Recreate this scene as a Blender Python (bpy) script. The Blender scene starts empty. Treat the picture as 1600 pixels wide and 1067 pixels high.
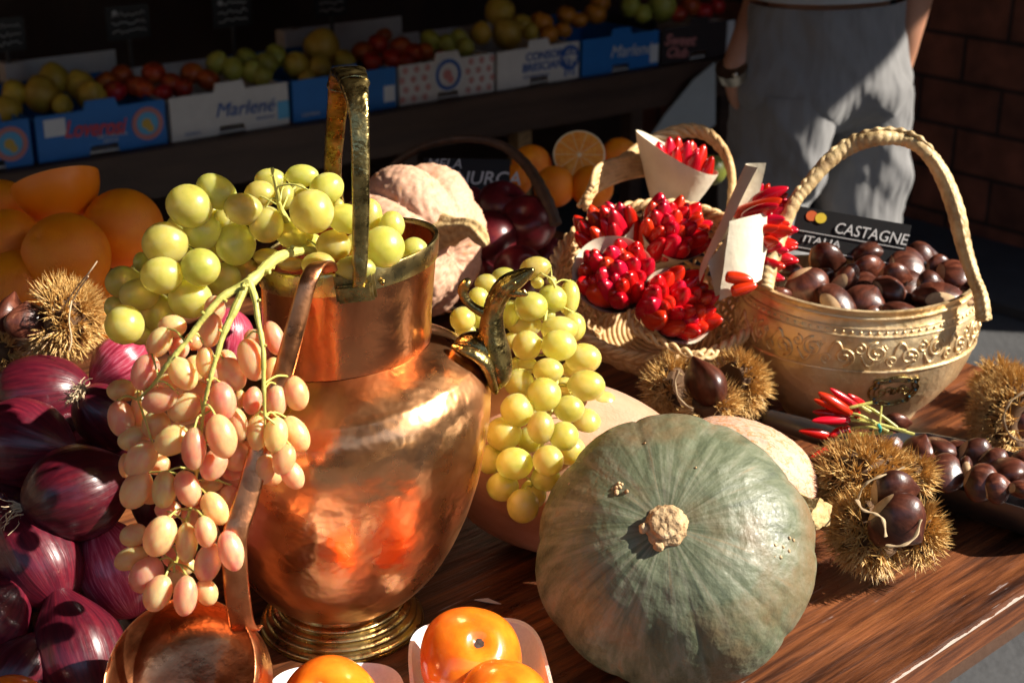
import bpy, bmesh, math, random
from mathutils import Vector, Matrix, noise as mnoise
random.seed(7)
V = Vector; PI = math.pi
S = bpy.context.scene; COL = S.collection

# ------------------------------------------------------------------ camera
FPX = 2300.0; PITCH = math.radians(21.5); CAM = V((0, 0, 0.66))
FW = V((0, math.cos(PITCH), -math.sin(PITCH))); UP = V((0, math.sin(PITCH), math.cos(PITCH))); RT = V((1, 0, 0))
cd = bpy.data.cameras.new('camera'); cam = bpy.data.objects.new('camera', cd); COL.objects.link(cam)
cd.sensor_width = 36; cd.lens = FPX / 1600 * 36; cd.clip_start = 0.02; cd.clip_end = 200
cam.location = CAM; cam.rotation_euler = (PI/2 - PITCH, 0, 0)
cd.dof.use_dof = True; cd.dof.focus_distance = 1.13; cd.dof.aperture_fstop = 11
S.camera = cam
# ------------------------------------------------------------------ light
SUN_EL, SUN_AZ = 37, -8          # elevation; azimuth from +x towards +y
w = bpy.data.worlds.new('World'); S.world = w; w.use_nodes = True
nt = w.node_tree; bg = nt.nodes['Background']
sky = nt.nodes.new('ShaderNodeTexSky'); sky.sky_type = 'NISHITA'; sky.sun_disc = False
sky.sun_elevation = math.radians(SUN_EL); sky.sun_rotation = math.radians(90 - SUN_AZ)
nt.links.new(sky.outputs[0], bg.inputs[0]); bg.inputs[1].default_value = 0.10
L = V((math.cos(math.radians(SUN_EL))*math.cos(math.radians(SUN_AZ)), math.cos(math.radians(SUN_EL))*math.sin(math.radians(SUN_AZ)), math.sin(math.radians(SUN_EL))))
sd = bpy.data.lights.new('sun', 'SUN'); sun = bpy.data.objects.new('sun', sd); COL.objects.link(sun)
sd.energy = 5.0; sd.angle = math.radians(0.6); sd.color = (1.0, 0.92, 0.80)
sun.rotation_euler = (-L).to_track_quat('-Z', 'Y').to_euler(); sun.location = L*8
S.view_settings.view_transform = 'Standard'; S.view_settings.look = 'None'; S.view_settings.gamma = 1
S.view_settings.exposure = 1.12
S.render.engine = 'CYCLES'
S.cycles.max_bounces = 8; S.cycles.use_denoising = True

# ------------------------------------------------------------------ pixel -> point helpers (photo pixels, 1600 x 1067)
def W(px, py, d): return CAM + d*(FW + (px-800)/FPX*RT + (533.5-py)/FPX*UP)
def ray(px, py): return FW + (px-800)/FPX*RT + (533.5-py)/FPX*UP
def onz(px, py, z=0.0):
    r = ray(px, py); return CAM + r*((z-CAM.z)/r.z)
def PY(px, py, Y):
    r = ray(px, py); return CAM + r*(Y/r.y)
def dep(p): return (p-CAM).dot(FW)
def ps(n, d): return n*d/FPX       # pixels -> metres at depth d

# ------------------------------------------------------------------ geometry collector
class G:
    def __init__(s): s.v = []; s.f = []
    def add(s, vs, fs):
        n = len(s.v); s.v += [V(p) for p in vs]; s.f += [tuple(i+n for i in f) for f in fs]; return s
    def grid(s, rows, closed=True, cap0=False, cap1=False):
        m = len(rows[0]); vs = [p for r in rows for p in r]; fs = []
        for i in range(len(rows)-1):
            for j in range(m if closed else m-1):
                a = i*m+j; b = i*m+(j+1) % m
                fs.append((a, b, b+m, a+m))
        if cap0: fs.append(tuple(reversed(range(m))))
        if cap1: fs.append(tuple(range((len(rows)-1)*m, len(rows)*m)))
        return s.add(vs, fs)
    def tube(s, pts, rad, seg=8, cap=True, flat=1.0, ref=None, twist=0.0, mod=None):
        pts = [V(p) for p in pts]; n = len(pts)
        if not hasattr(rad, '__len__'): rad = [rad]*n
        t0 = (pts[1]-pts[0]).normalized()
        ref = V(ref) if ref is not None else (V((0, 0, 1)) if abs(t0.z) < .9 else V((1, 0, 0)))
        nn = (ref - t0*ref.dot(t0)).normalized(); rows = []
        for i, p in enumerate(pts):
            t = (pts[min(i+1, n-1)]-pts[max(i-1, 0)]).normalized()
            nn = (nn - t*nn.dot(t)).normalized(); b = t.cross(nn)
            row = []
            for k in range(seg):
                a = 2*PI*k/seg + twist*i
                r = rad[i]*(mod(i/(n-1), a) if mod else 1)
                row.append(p + nn*math.cos(a)*r*flat + b*math.sin(a)*r)
            rows.append(row)
        return s.grid(rows, True, cap, cap)
    def lathe(s, prof, M=Matrix(), seg=48, fn=None, cap0=False, cap1=False):
        rows = []
        for (r, z) in prof:
            row = []
            for k in range(seg):
                a = 2*PI*k/seg; rr, zz = (r, z)
                if fn: rr, zz = fn(r, z, a)
                row.append(M @ V((rr*math.cos(a), rr*math.sin(a), zz)))
            rows.append(row)
        return s.grid(rows, True, cap0, cap1)
    def ball(s, c, r, seg=16, ring=10, M=None, fn=None):
        rows = []
        for i in range(ring+1):
            th = PI*min(max(i/ring, .002), .998)
            row = []
            for k in range(seg):
                a = 2*PI*k/seg
                p = V((math.sin(th)*math.cos(a), math.sin(th)*math.sin(a), -math.cos(th)))
                if fn: p = fn(p)
                p = (M @ p) if M else V(c)+p*r
                row.append(p)
            rows.append(row)
        return s.grid(rows, True, True, True)
    def box(s, c, sx, sy, sz, R=None):
        c = V(c); R = R or Matrix.Identity(3)
        vs = [c + R @ V((x*sx/2, y*sy/2, z*sz/2)) for x in (-1, 1) for y in (-1, 1) for z in (-1, 1)]
        return s.add(vs, [(0, 1, 3, 2), (4, 6, 7, 5), (0, 4, 5, 1), (2, 3, 7, 6), (0, 2, 6, 4), (1, 5, 7, 3)])
    def mesh(s, name, mat=None, smooth=True, origin=V((0, 0, 0)), sharp=35):
        me = bpy.data.meshes.new(name)
        me.from_pydata([tuple(p-origin) for p in s.v], [], s.f)
        bm = bmesh.new(); bm.from_mesh(me); bmesh.ops.recalc_face_normals(bm, faces=bm.faces); bm.to_mesh(me); bm.free()
        if smooth:
            me.polygons.foreach_set('use_smooth', [True]*len(me.polygons))
            if sharp: me.set_sharp_from_angle(angle=math.radians(sharp))
        if mat: me.materials.append(mat)
        me.update(); return me

def tag(o, label=None, cat=None, group=None, kind=None):
    if label: o['label'] = label
    if cat: o['category'] = cat
    if group: o['group'] = group
    if kind: o['kind'] = kind
    return o
def thing(name, loc, label, cat, group=None):
    o = bpy.data.objects.new(name, None); COL.objects.link(o); o.location = loc; o.empty_display_size = .02
    return tag(o, label, cat, group)
def obj(name, g, mat, parent=None, smooth=True, sharp=35, label=None, mods=None):
    """link a G as one mesh object; world coordinates in, origin at parent's or own centre"""
    if parent is not None:
        org = world_loc(parent)
    else:
        lo = V((min(p.x for p in g.v), min(p.y for p in g.v), min(p.z for p in g.v)))
        hi = V((max(p.x for p in g.v), max(p.y for p in g.v), max(p.z for p in g.v)))
        org = (lo+hi)/2; org.z = lo.z
    me = g.mesh(name, mat, smooth, org, sharp)
    o = bpy.data.objects.new(name, me); COL.objects.link(o)
    if parent is not None: o.parent = parent
    else: o.location = org
    if label: o['label'] = label
    return o
def world_loc(o):
    p = V(o.location)
    while o.parent: o = o.parent; p += o.location
    return p
def put(name, me, M, parent=None):
    """place shared mesh data with a world matrix"""
    o = bpy.data.objects.new(name, me); COL.objects.link(o)
    if parent is not None:
        o.parent = parent; o.matrix_basis = Matrix.Translation(-world_loc(parent)) @ M
    else: o.matrix_basis = M
    return o
def frame(c, x, y, z, sx=1, sy=1, sz=1):
    M = Matrix.Identity(4)
    for i in range(3):
        M[i][0] = x[i]*sx; M[i][1] = y[i]*sy; M[i][2] = z[i]*sz; M[i][3] = c[i]
    return M
def axis_frame(c, z, sx, sy, sz, roll=0.0, ref=None):
    z = V(z).normalized(); ref = V(ref) if ref else (V((0, 0, 1)) if abs(z.z) < .9 else V((0, 1, 0)))
    x = ref.cross(z).normalized(); y = z.cross(x)
    x, y = x*math.cos(roll)+y*math.sin(roll), y*math.cos(roll)-x*math.sin(roll)
    return frame(c, x, y, z, sx, sy, sz)
def sstep(a, b, x): t = min(max((x-a)/(b-a), 0), 1); return t*t*(3-2*t)
def spline(pts, n=8):
    """catmull-rom through points (tuples of any length)"""
    P = [tuple(p) for p in pts]; out = []
    for i in range(len(P)-1):
        a = P[max(i-1, 0)]; b = P[i]; c = P[i+1]; d = P[min(i+2, len(P)-1)]
        for k in range(n):
            t = k/n
            out.append(tuple(.5*((2*b[j])+(-a[j]+c[j])*t+(2*a[j]-5*b[j]+4*c[j]-d[j])*t*t+(-a[j]+3*b[j]-3*c[j]+d[j])*t**3) for j in range(len(b))))
    out.append(P[-1]); return out

# ------------------------------------------------------------------ materials
def M_(name, ramp, rough=.5, metal=0, scale=20, detail=6, mode='Object', stretch=(1, 1, 1), bump=0, bscale=80, bdetail=4,
       coat=0, sss=0, ssr=(1, .3, .1), ssc=.005, rand=0.0, rvar=0.0, spec=.5, streak=None, dist=0, sheen=0, bstretch=None, dots=None, hue=0.0, trans=0, patch=None):
    m = bpy.data.materials.new(name); m.use_nodes = True; t = m.node_tree; N = t.nodes; K = t.links.new
    b = N['Principled BSDF']
    tc = N.new('ShaderNodeTexCoord'); src = tc.outputs[mode]
    mp = N.new('ShaderNodeMapping'); mp.inputs['Scale'].default_value = stretch; K(src, mp.inputs[0]); vec = mp.outputs[0]
    if streak:   # meridian streaks round local z: (k around, k along)
        sx = N.new('ShaderNodeSeparateXYZ'); K(src, sx.inputs[0]); cx = N.new('ShaderNodeCombineXYZ')
        K(sx.outputs[0], cx.inputs[0]); K(sx.outputs[1], cx.inputs[1])
        nm = N.new('ShaderNodeVectorMath'); nm.operation = 'NORMALIZE'; K(cx.outputs[0], nm.inputs[0])
        sc = N.new('ShaderNodeVectorMath'); sc.operation = 'SCALE'; K(nm.outputs[0], sc.inputs[0]); sc.inputs['Scale'].default_value = streak[0]
        ml = N.new('ShaderNodeMath'); ml.operation = 'MULTIPLY'; K(sx.outputs[2], ml.inputs[0]); ml.inputs[1].default_value = streak[1]
        c2 = N.new('ShaderNodeCombineXYZ'); K(ml.outputs[0], c2.inputs[2])
        ad = N.new('ShaderNodeVectorMath'); K(sc.outputs[0], ad.inputs[0]); K(c2.outputs[0], ad.inputs[1]); vec = ad.outputs[0]
    if rand:
        oi = N.new('ShaderNodeObjectInfo'); mu = N.new('ShaderNodeMath'); mu.operation = 'MULTIPLY'; K(oi.outputs['Random'], mu.inputs[0]); mu.inputs[1].default_value = 37.0
        a2 = N.new('ShaderNodeVectorMath'); K(vec, a2.inputs[0]); K(mu.outputs[0], a2.inputs[1]); vec = a2.outputs[0]
    n = N.new('ShaderNodeTexNoise'); K(vec, n.inputs['Vector']); n.inputs['Scale'].default_value = 1 if streak else scale
    n.inputs['Detail'].default_value = detail; n.inputs['Distortion'].default_value = dist; n.inputs['Roughness'].default_value = .6
    r = N.new('ShaderNodeValToRGB'); e = r.color_ramp.elements
    if len(ramp) == 1: ramp = [(0, ramp[0][1]), (1, ramp[0][1])]
    for i, (p, c) in enumerate(ramp):
        el = e[i] if i < 2 else e.new(p)
        el.position = p; el.color = (*c, 1)
    K(n.outputs['Fac'], r.inputs[0]); colr = r.outputs[0]
    if dots:     # (scale, threshold, colour): small specks
        vo = N.new('ShaderNodeTexVoronoi'); K(vec, vo.inputs['Vector']); vo.inputs['Scale'].default_value = dots[0]
        lt = N.new('ShaderNodeMath'); lt.operation = 'LESS_THAN'; K(vo.outputs['Distance'], lt.inputs[0]); lt.inputs[1].default_value = dots[1]
        mx = N.new('ShaderNodeMix'); mx.data_type = 'RGBA'; K(lt.outputs[0], mx.inputs[0]); K(colr, mx.inputs[6]); mx.inputs[7].default_value = (*dots[2], 1); colr = mx.outputs[2]
    if patch:    # (scale, lo, hi, colour): broad discoloured areas
        pn = N.new('ShaderNodeTexNoise'); K(src, pn.inputs['Vector']); pn.inputs['Scale'].default_value = patch[0]; pn.inputs['Detail'].default_value = 7; pn.inputs['Roughness'].default_value = .6
        pm = N.new('ShaderNodeMapRange'); K(pn.outputs['Fac'], pm.inputs[0]); pm.inputs[1].default_value = patch[1]; pm.inputs[2].default_value = patch[2]
        mx = N.new('ShaderNodeMix'); mx.data_type = 'RGBA'; K(pm.outputs[0], mx.inputs[0]); K(colr, mx.inputs[6]); mx.inputs[7].default_value = (*patch[3], 1); colr = mx.outputs[2]
    if rand or hue:
        oi = N.new('ShaderNodeObjectInfo'); h = N.new('ShaderNodeHueSaturation')
        mr = N.new('ShaderNodeMapRange'); K(oi.outputs['Random'], mr.inputs[0]); mr.inputs[3].default_value = 1-rand; mr.inputs[4].default_value = 1+rand
        mh = N.new('ShaderNodeMapRange'); mh.inputs[3].default_value = .5-hue; mh.inputs[4].default_value = .5+hue
        wn = N.new('ShaderNodeMath'); wn.operation = 'FRACT'; m3 = N.new('ShaderNodeMath'); m3.operation = 'MULTIPLY'; m3.inputs[1].default_value = 17.3
        K(oi.outputs['Random'], m3.inputs[0]); K(m3.outputs[0], wn.inputs[0]); K(wn.outputs[0], mh.inputs[0])
        K(mr.outputs[0], h.inputs['Value']); K(mh.outputs[0], h.inputs['Hue']); K(colr, h.inputs['Color']); colr = h.outputs[0]
    K(colr, b.inputs['Base Color'])
    b.inputs['Roughness'].default_value = rough; b.inputs['Metallic'].default_value = metal
    b.inputs['Specular IOR Level'].default_value = spec
    if rvar:
        n3 = N.new('ShaderNodeTexNoise'); K(src, n3.inputs['Vector']); n3.inputs['Scale'].default_value = scale*1.7; n3.inputs['Detail'].default_value = 8
        m4 = N.new('ShaderNodeMapRange'); K(n3.outputs['Fac'], m4.inputs[0]); m4.inputs[1].default_value = .3; m4.inputs[2].default_value = .7
        m4.inputs[3].default_value = max(rough-rvar, .03); m4.inputs[4].default_value = rough+rvar; K(m4.outputs[0], b.inputs['Roughness'])
    if coat: b.inputs['Coat Weight'].default_value = coat; b.inputs['Coat Roughness'].default_value = .12
    if sheen: b.inputs['Sheen Weight'].default_value = sheen
    if trans: b.inputs['Transmission Weight'].default_value = trans
    if sss:
        b.inputs['Subsurface Weight'].default_value = sss; b.inputs['Subsurface Radius'].default_value = ssr; b.inputs['Subsurface Scale'].default_value = ssc
    if bump:
        n2 = N.new('ShaderNodeTexNoise'); n2.inputs['Detail'].default_value = bdetail; n2.inputs['Scale'].default_value = bscale
        if bstretch:
            mq = N.new('ShaderNodeMapping'); mq.inputs['Scale'].default_value = bstretch; K(src, mq.inputs[0]); K(mq.outputs[0], n2.inputs['Vector'])
        elif streak and bscale < 0:
            K(vec, n2.inputs['Vector']); n2.inputs['Scale'].default_value = -bscale
        else: K(src, n2.inputs['Vector'])
        bu = N.new('ShaderNodeBump'); bu.inputs['Distance'].default_value = bump; K(n2.outputs['Fac'], bu.inputs['Height']); K(bu.outputs[0], b.inputs['Normal'])
    return m
def plain(name, c, rough=.6, metal=0, **k): return M_(name, [(0, tuple(x*.85 for x in c)), (1, tuple(min(1, x*1.12) for x in c))], rough, metal, **k)

MT = {}
MT['copper'] = M_('copper', [(.25, (.56, .20, .07)), (.45, (.88, .40, .17)), (.6, (.95, .50, .24)), (.8, (.82, .34, .13))], .31, 1, scale=11, detail=9, rvar=.1, patch=(9, .56, .76, (.34, .14, .06)), bump=.0035, bscale=26, bdetail=3, dist=.6)
MT['copper_neck'] = M_('copper_neck', [(.3, (.34, .11, .045)), (.5, (.76, .29, .12)), (.7, (.84, .36, .16)), (.8, (.52, .18, .07))], .26, 1, scale=10, rvar=.08, bump=.0012, bscale=40, stretch=(1, 1, .4))
MT['copper_ladle'] = M_('copper_ladle', [(.3, (.26, .09, .035)), (.5, (.52, .21, .09)), (.75, (.66, .30, .14))], .33, 1, scale=30, rvar=.1, bump=.0008, bscale=90)
MT['brass'] = M_('brass', [(.2, (.30, .20, .07)), (.42, (.54, .40, .16)), (.75, (.68, .52, .23))], .28, 1, scale=35, rvar=.08, bump=.0004, bscale=180)
MT['old_brass'] = M_('old_brass', [(.3, (.08, .055, .02)), (.48, (.32, .24, .09)), (.7, (.56, .43, .17))], .30, 1, scale=60, rvar=.12, bump=.0015, bscale=150)
MT['gold_brass'] = M_('gold_brass', [(.25, (.36, .22, .08)), (.45, (.74, .54, .29)), (.75, (.84, .67, .42))], .46, .8, scale=25, rvar=.12, bump=.0014, bscale=110)
MT['steel'] = plain('steel', (.16, .16, .17), .42, 1, scale=40)
MT['green_grape'] = M_('green_grape', [(.3, (.70, .66, .12)), (.5, (.84, .76, .18)), (.75, (.90, .81, .34))], .34, trans=.52, patch=(1.1, .60, .80, (.66, .46, .17)), scale=1.3, rand=.14, hue=.018, sss=.85, ssr=(1, .85, .25), ssc=.016, spec=.45, dots=(4.2, .04, (.28, .20, .07)))
MT['pink_grape'] = M_('pink_grape', [(.3, (.92, .34, .20)), (.5, (.96, .53, .25)), (.75, (.97, .68, .36))], .36, trans=.36, scale=1.2, rand=.14, hue=.03, sss=.85, ssr=(1, .45, .2), ssc=.014, dots=(4.5, .03, (.35, .12, .06)))
MT['stem_green'] = M_('stem_green', [(.3, (.34, .32, .06)), (.6, (.58, .55, .14)), (.8, (.45, .30, .10))], .5, scale=60, bump=.001, bscale=200)
MT['stem_brown'] = M_('stem_brown', [(.3, (.12, .06, .02)), (.7, (.34, .20, .08))], .7, scale=90, bump=.001, bscale=200)
MT['pumpkin'] = M_('pumpkin', [(.28, (.04, .048, .030)), (.40, (.082, .098, .054)), (.52, (.132, .148, .088)), (.60, (.18, .188, .125)), (.68, (.20, .165, .09)), (.8, (.38, .38, .30))], .50, streak=(9, 3.5), detail=11, dist=.25, bump=.0016, bscale=11, bdetail=7, spec=.5, rvar=.12, scale=30, patch=(1.6, .50, .72, (.17, .11, .05)))
MT['corky'] = M_('corky', [(.3, (.25, .13, .05)), (.6, (.55, .38, .20)), (.8, (.72, .56, .34))], .85, scale=90, bump=.004, bscale=150)
MT['peach_skin'] = M_('peach_skin', [(.3, (.50, .27, .17)), (.6, (.64, .38, .25)), (.8, (.66, .41, .27))], .66, scale=26, detail=5, bump=.0012, bscale=7, bdetail=6, sss=.1, patch=(3.5, .60, .68, (.72, .30, .10)))
MT['squash_skin'] = M_('squash_skin', [(.3, (.46, .24, .14)), (.6, (.58, .34, .22)), (.8, (.54, .28, .14))], .55, scale=2.2, bump=.0004, bscale=40)
MT['net_skin'] = M_('net_skin', [(.35, (.50, .31, .22)), (.50, (.58, .37, .26)), (.54, (.45, .18, .05)), (.60, (.58, .37, .26))], .6, scale=7, detail=5, stretch=(1.6, 1.6, .6), bump=.001, bscale=14, dist=.5)
MT['dry_stem'] = M_('dry_stem', [(.3, (.34, .20, .07)), (.7, (.66, .48, .22))], .8, scale=120, bump=.003, bscale=160)
MT['onion'] = M_('onion', [(.3, (.035, .003, .008)), (.5, (.075, .005, .013)), (.7, (.125, .008, .016)), (.9, (.18, .03, .045))], .34, streak=(11, 1.6), detail=6, rand=.35, rvar=.06, scale=6, dist=.3, coat=.2, bump=.0003, bscale=-1.5)
MT['onion_bright'] = M_('onion_bright', [(.3, (.20, .012, .03)), (.5, (.42, .035, .075)), (.75, (.62, .22, .28))], .3, streak=(12, 1.6), detail=8, rand=.2, dist=.3, coat=.2, bump=.0003, bscale=-2)
MT['root'] = plain('root', (.55, .42, .26), .85, scale=90)
MT['orange'] = M_('orange', [(.3, (.88, .20, .002)), (.7, (.98, .31, .004))], .42, scale=1.2, bump=.0007, bscale=38, bdetail=1, rand=.08, spec=.45, sss=.1)
MT['orange_flesh'] = M_('orange_flesh', [(.3, (.80, .24, .02)), (.7, (.90, .42, .06))], .3, scale=150, sss=.3, bump=.001, bscale=400)
MT['pith'] = plain('pith', (.80, .62, .36), .7)
MT['persimmon'] = M_('persimmon', [(.25, (.66, .075, .008)), (.5, (.82, .17, .010)), (.70, (.84, .26, .015)), (.8, (.74, .36, .16))], .2, patch=(2.6, .66, .72, (.40, .05, .01)), scale=1.2, coat=.5, sss=.25, ssc=.006, rand=.06)
MT['dark_scar'] = plain('dark_scar', (.035, .015, .008), .8)
MT['foam'] = plain('foam', (.80, .76, .74), .7, scale=300, bump=.0005, bscale=600, sss=.2)
MT['chilli'] = M_('chilli', [(.3, (.36, .003, .004)), (.6, (.56, .006, .006)), (.8, (.62, .02, .010))], .2, scale=1.4, rand=.25, hue=.008, coat=.12, spec=.4)
MT['paper'] = M_('paper', [(.3, (.62, .54, .40)), (.7, (.74, .67, .52))], .75, scale=30, bump=.0008, bscale=90)
MT['wicker'] = M_('wicker', [(.3, (.42, .24, .09)), (.55, (.66, .43, .20)), (.8, (.78, .58, .32))], .5, scale=60, bump=.0008, bscale=250)
MT['wicker_dark'] = M_('wicker_dark', [(.3, (.03, .018, .01)), (.7, (.09, .05, .03))], .55, scale=60, bump=.001, bscale=200)
MT['wicker_wrap'] = M_('wicker_wrap', [(.3, (.28, .17, .07)), (.55, (.58, .42, .20)), (.8, (.70, .56, .32))], .5, scale=50, bump=.0008, bscale=300)
MT['chestnut'] = M_('chestnut', [(.28, (.025, .007, .004)), (.5, (.075, .019, .010)), (.66, (.14, .042, .022)), (.8, (.34, .19, .11))], .36, streak=(2.6, 1.2), rand=.35, coat=.05, rvar=.06, bump=.0003, bscale=5)
MT['hilum'] = M_('hilum', [(.3, (.38, .22, .10)), (.7, (.58, .40, .22))], .75, scale=3)
MT['husk'] = plain('husk', (.10, .05, .02), .9, scale=120)
MT['husk_inner'] = plain('husk_inner', (.42, .30, .17), .8, scale=100)
def spine_mat():
    m = M_('burr_spine', [(.3, (.34, .17, .045)), (.5, (.58, .34, .10)), (.72, (.80, .58, .25))], .5, scale=260, detail=2, sss=0)
    return m
MT['spine'] = spine_mat()
MT['apple'] = M_('apple', [(.3, (.05, .006, .01)), (.55, (.12, .010, .016)), (.8, (.26, .035, .03))], .3, scale=1.4, rand=.2, dots=(11, .07, (.34, .16, .12)))
MT['lime'] = plain('lime', (.16, .18, .03), .4)
MT['card_black'] = plain('card_black', (.012, .012, .013), .45)
MT['chalk'] = plain('chalk', (.50, .50, .50), .9, scale=200)
MT['dot_red'] = plain('dot_red', (.62, .12, .03), .6); MT['dot_yellow'] = plain('dot_yellow', (.70, .52, .04), .6)
MT['turq'] = plain('turq', (.05, .22, .28), .3)
MT['blue_card'] = plain('blue_card', (.012, .15, .46), .55, scale=30); MT['white_card'] = plain('white_card', (.62, .58, .54), .7, scale=30)
MT['black_card'] = plain('black_card', (.03, .02, .02), .6); MT['red_ink'] = plain('red_ink', (.62, .06, .07), .6)
MT['blue_ink'] = plain('blue_ink', (.03, .10, .34), .6); MT['white_ink'] = plain('white_ink', (.66, .66, .66), .6); MT['sky_ink'] = plain('sky_ink', (.10, .38, .62), .6)
MT['pink_ink'] = plain('pink_ink', (.55, .20, .18), .6)
MT['shelf_wood'] = M_('shelf_wood', [(.3, (.035, .016, .009)), (.7, (.085, .042, .024))], .6, scale=14, stretch=(.15, 1, 1), bump=.002, bscale=50)
MT['back_wood'] = M_('back_wood', [(.3, (.028, .011, .006)), (.7, (.06, .026, .014))], .7, scale=6, stretch=(1, 1, .2))
MT['quince'] = M_('quince', [(.3, (.50, .30, .03)), (.7, (.66, .45, .06))], .45, scale=1.2, rand=.15, hue=.01); MT['redfruit'] = M_('redfruit', [(.35, (.42, .03, .015)), (.6, (.60, .10, .02)), (.8, (.62, .32, .06))], .35, scale=1, rand=.25, hue=.02)
MT['pear'] = M_('pear', [(.3, (.34, .34, .04)), (.7, (.50, .46, .08))], .45, scale=1.2, rand=.15, hue=.01); MT['tangerine'] = plain('tangerine', (.66, .24, .02), .4, scale=10, rand=.1)
MT['stone'] = M_('stone', [(.3, (.035, .035, .037)), (.7, (.06, .06, .062))], .8, scale=5, detail=10, bump=.003, bscale=60)
MT['skin'] = plain('skin', (.42, .20, .12), .5, scale=30, sss=.15)
MT['hair'] = plain('hair', (.05, .03, .02), .6); MT['shirt'] = plain('shirt', (.32, .33, .33), .9, scale=50)
MT['trousers'] = M_('trousers', [(.3, (.15, .148, .148)), (.7, (.20, .197, .197))], .9, scale=8, sheen=.15, bump=.055, bscale=7, bdetail=3, bstretch=(1.2, 1.2, .42))
MT['watch'] = plain('watch', (.6, .55, .45), .3, 1); MT['shoe'] = plain('shoe', (.03, .03, .03), .5)
MT['sun_patch'] = plain('sun_patch', (.42, .45, .44), .8); MT['twine'] = plain('twine', (.02, .30, .24), .6)  # first colour stands in for the sunlight below the shelf
MT['canvas'] = plain('canvas', (.10, .05, .03), .9); MT['plaster'] = M_('plaster', [(.3, (.14, .075, .04)), (.7, (.20, .12, .065))], .9, scale=1.5)
MT['winframe'] = plain('winframe', (.5, .45, .38), .6); MT['pane'] = plain('pane', (.03, .035, .04), .08)
MT['metal_dark'] = plain('metal_dark', (.05, .05, .05), .5)

def wood_table():
    m = bpy.data.materials.new('table_wood'); m.use_nodes = True; t = m.node_tree; N = t.nodes; K = t.links.new; b = N['Principled BSDF']
    tc = N.new('ShaderNodeTexCoord')
    def noise(sc, stretch, detail=8, dist=0):
        mp = N.new('ShaderNodeMapping'); mp.inputs['Scale'].default_value = stretch; K(tc.outputs['Object'], mp.inputs[0])
        n = N.new('ShaderNodeTexNoise'); n.inputs['Scale'].default_value = sc; n.inputs['Detail'].default_value = detail; n.inputs['Distortion'].default_value = dist; n.inputs['Roughness'].default_value = .65
        K(mp.outputs[0], n.inputs['Vector']); return n.outputs['Fac']
    def ramp(f, els):
        r = N.new('ShaderNodeValToRGB')
        for i, (p, c) in enumerate(els):
            e = r.color_ramp.elements[i] if i < 2 else r.color_ramp.elements.new(p); e.position = p; e.color = (*c, 1)
        K(f, r.inputs[0]); return r.outputs[0]
    def mix(f, a, c, mode='MIX'):
        x = N.new('ShaderNodeMix'); x.data_type = 'RGBA'; x.blend_type = mode; x.clamp_factor = True
        if isinstance(f, float): x.inputs[0].default_value = f
        else: K(f, x.inputs[0])
        K(a, x.inputs[6]); K(c, x.inputs[7]) if not isinstance(c, tuple) else setattr(x.inputs[7], 'default_value', (*c, 1)); return x.outputs[2]
    g = noise(120, (.05, 1.1, 1.1), 13, .15)
    col = ramp(g, [(.28, (.022, .008, .005)), (.42, (.085, .030, .014)), (.55, (.19, .065, .024)), (.68, (.25, .095, .035)), (.8, (.12, .042, .02))])
    g2 = ramp(noise(9, (.22, 1.6, 1), 8), [(.36, (.22, .18, .18)), (.58, (1.15, 1.1, 1.05))])
    col = mix(1.0, col, g2, 'MULTIPLY')
    sc = ramp(noise(70, (.10, 2.6, 1), 4, .2), [(.62, (0, 0, 0)), (.66, (1, 1, 1))])
    sc2 = ramp(noise(9, (1, 1, 1), 4), [(.52, (0, 0, 0)), (.6, (1, 1, 1))])
    sm = N.new('ShaderNodeMath'); sm.operation = 'MULTIPLY'; K(sc, sm.inputs[0]); K(sc2, sm.inputs[1])
    col = mix(sm.outputs[0], col, (.42, .36, .34))
    # worn pale front arris (local y near the edge, local z near the top)
    sx = N.new('ShaderNodeSeparateXYZ'); K(tc.outputs['Object'], sx.inputs[0])
    wn = noise(60, (.4, 1, 1), 6)
    ma = N.new('ShaderNodeMath'); ma.operation = 'MULTIPLY_ADD'; K(wn, ma.inputs[0]); ma.inputs[1].default_value = .011; K(sx.outputs[1], ma.inputs[2])
    lt = N.new('ShaderNodeMath'); lt.operation = 'LESS_THAN'; K(ma.outputs[0], lt.inputs[0]); lt.inputs[1].default_value = .0065
    gz = N.new('ShaderNodeMath'); gz.operation = 'GREATER_THAN'; K(sx.outputs[2], gz.inputs[0]); gz.inputs[1].default_value = -.0045
    mm = N.new('ShaderNodeMath'); mm.operation = 'MULTIPLY'; K(lt.outputs[0], mm.inputs[0]); K(gz.outputs[0], mm.inputs[1])
    col = mix(mm.outputs[0], col, (.50, .42, .36))
    K(col, b.inputs['Base Color'])
    mr = N.new('ShaderNodeMapRange'); K(noise(18, (.5, 1.5, 1), 8), mr.inputs[0]); mr.inputs[1].default_value = .3; mr.inputs[2].default_value = .7; mr.inputs[3].default_value = .22; mr.inputs[4].default_value = .5
    K(mr.outputs[0], b.inputs['Roughness'])
    bu = N.new('ShaderNodeBump'); bu.inputs['Distance'].default_value = .0015; K(noise(90, (.12, 1.6, 1), 8), bu.inputs['Height']); K(bu.outputs[0], b.inputs['Normal'])
    return m
MT['table'] = wood_table()
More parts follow.
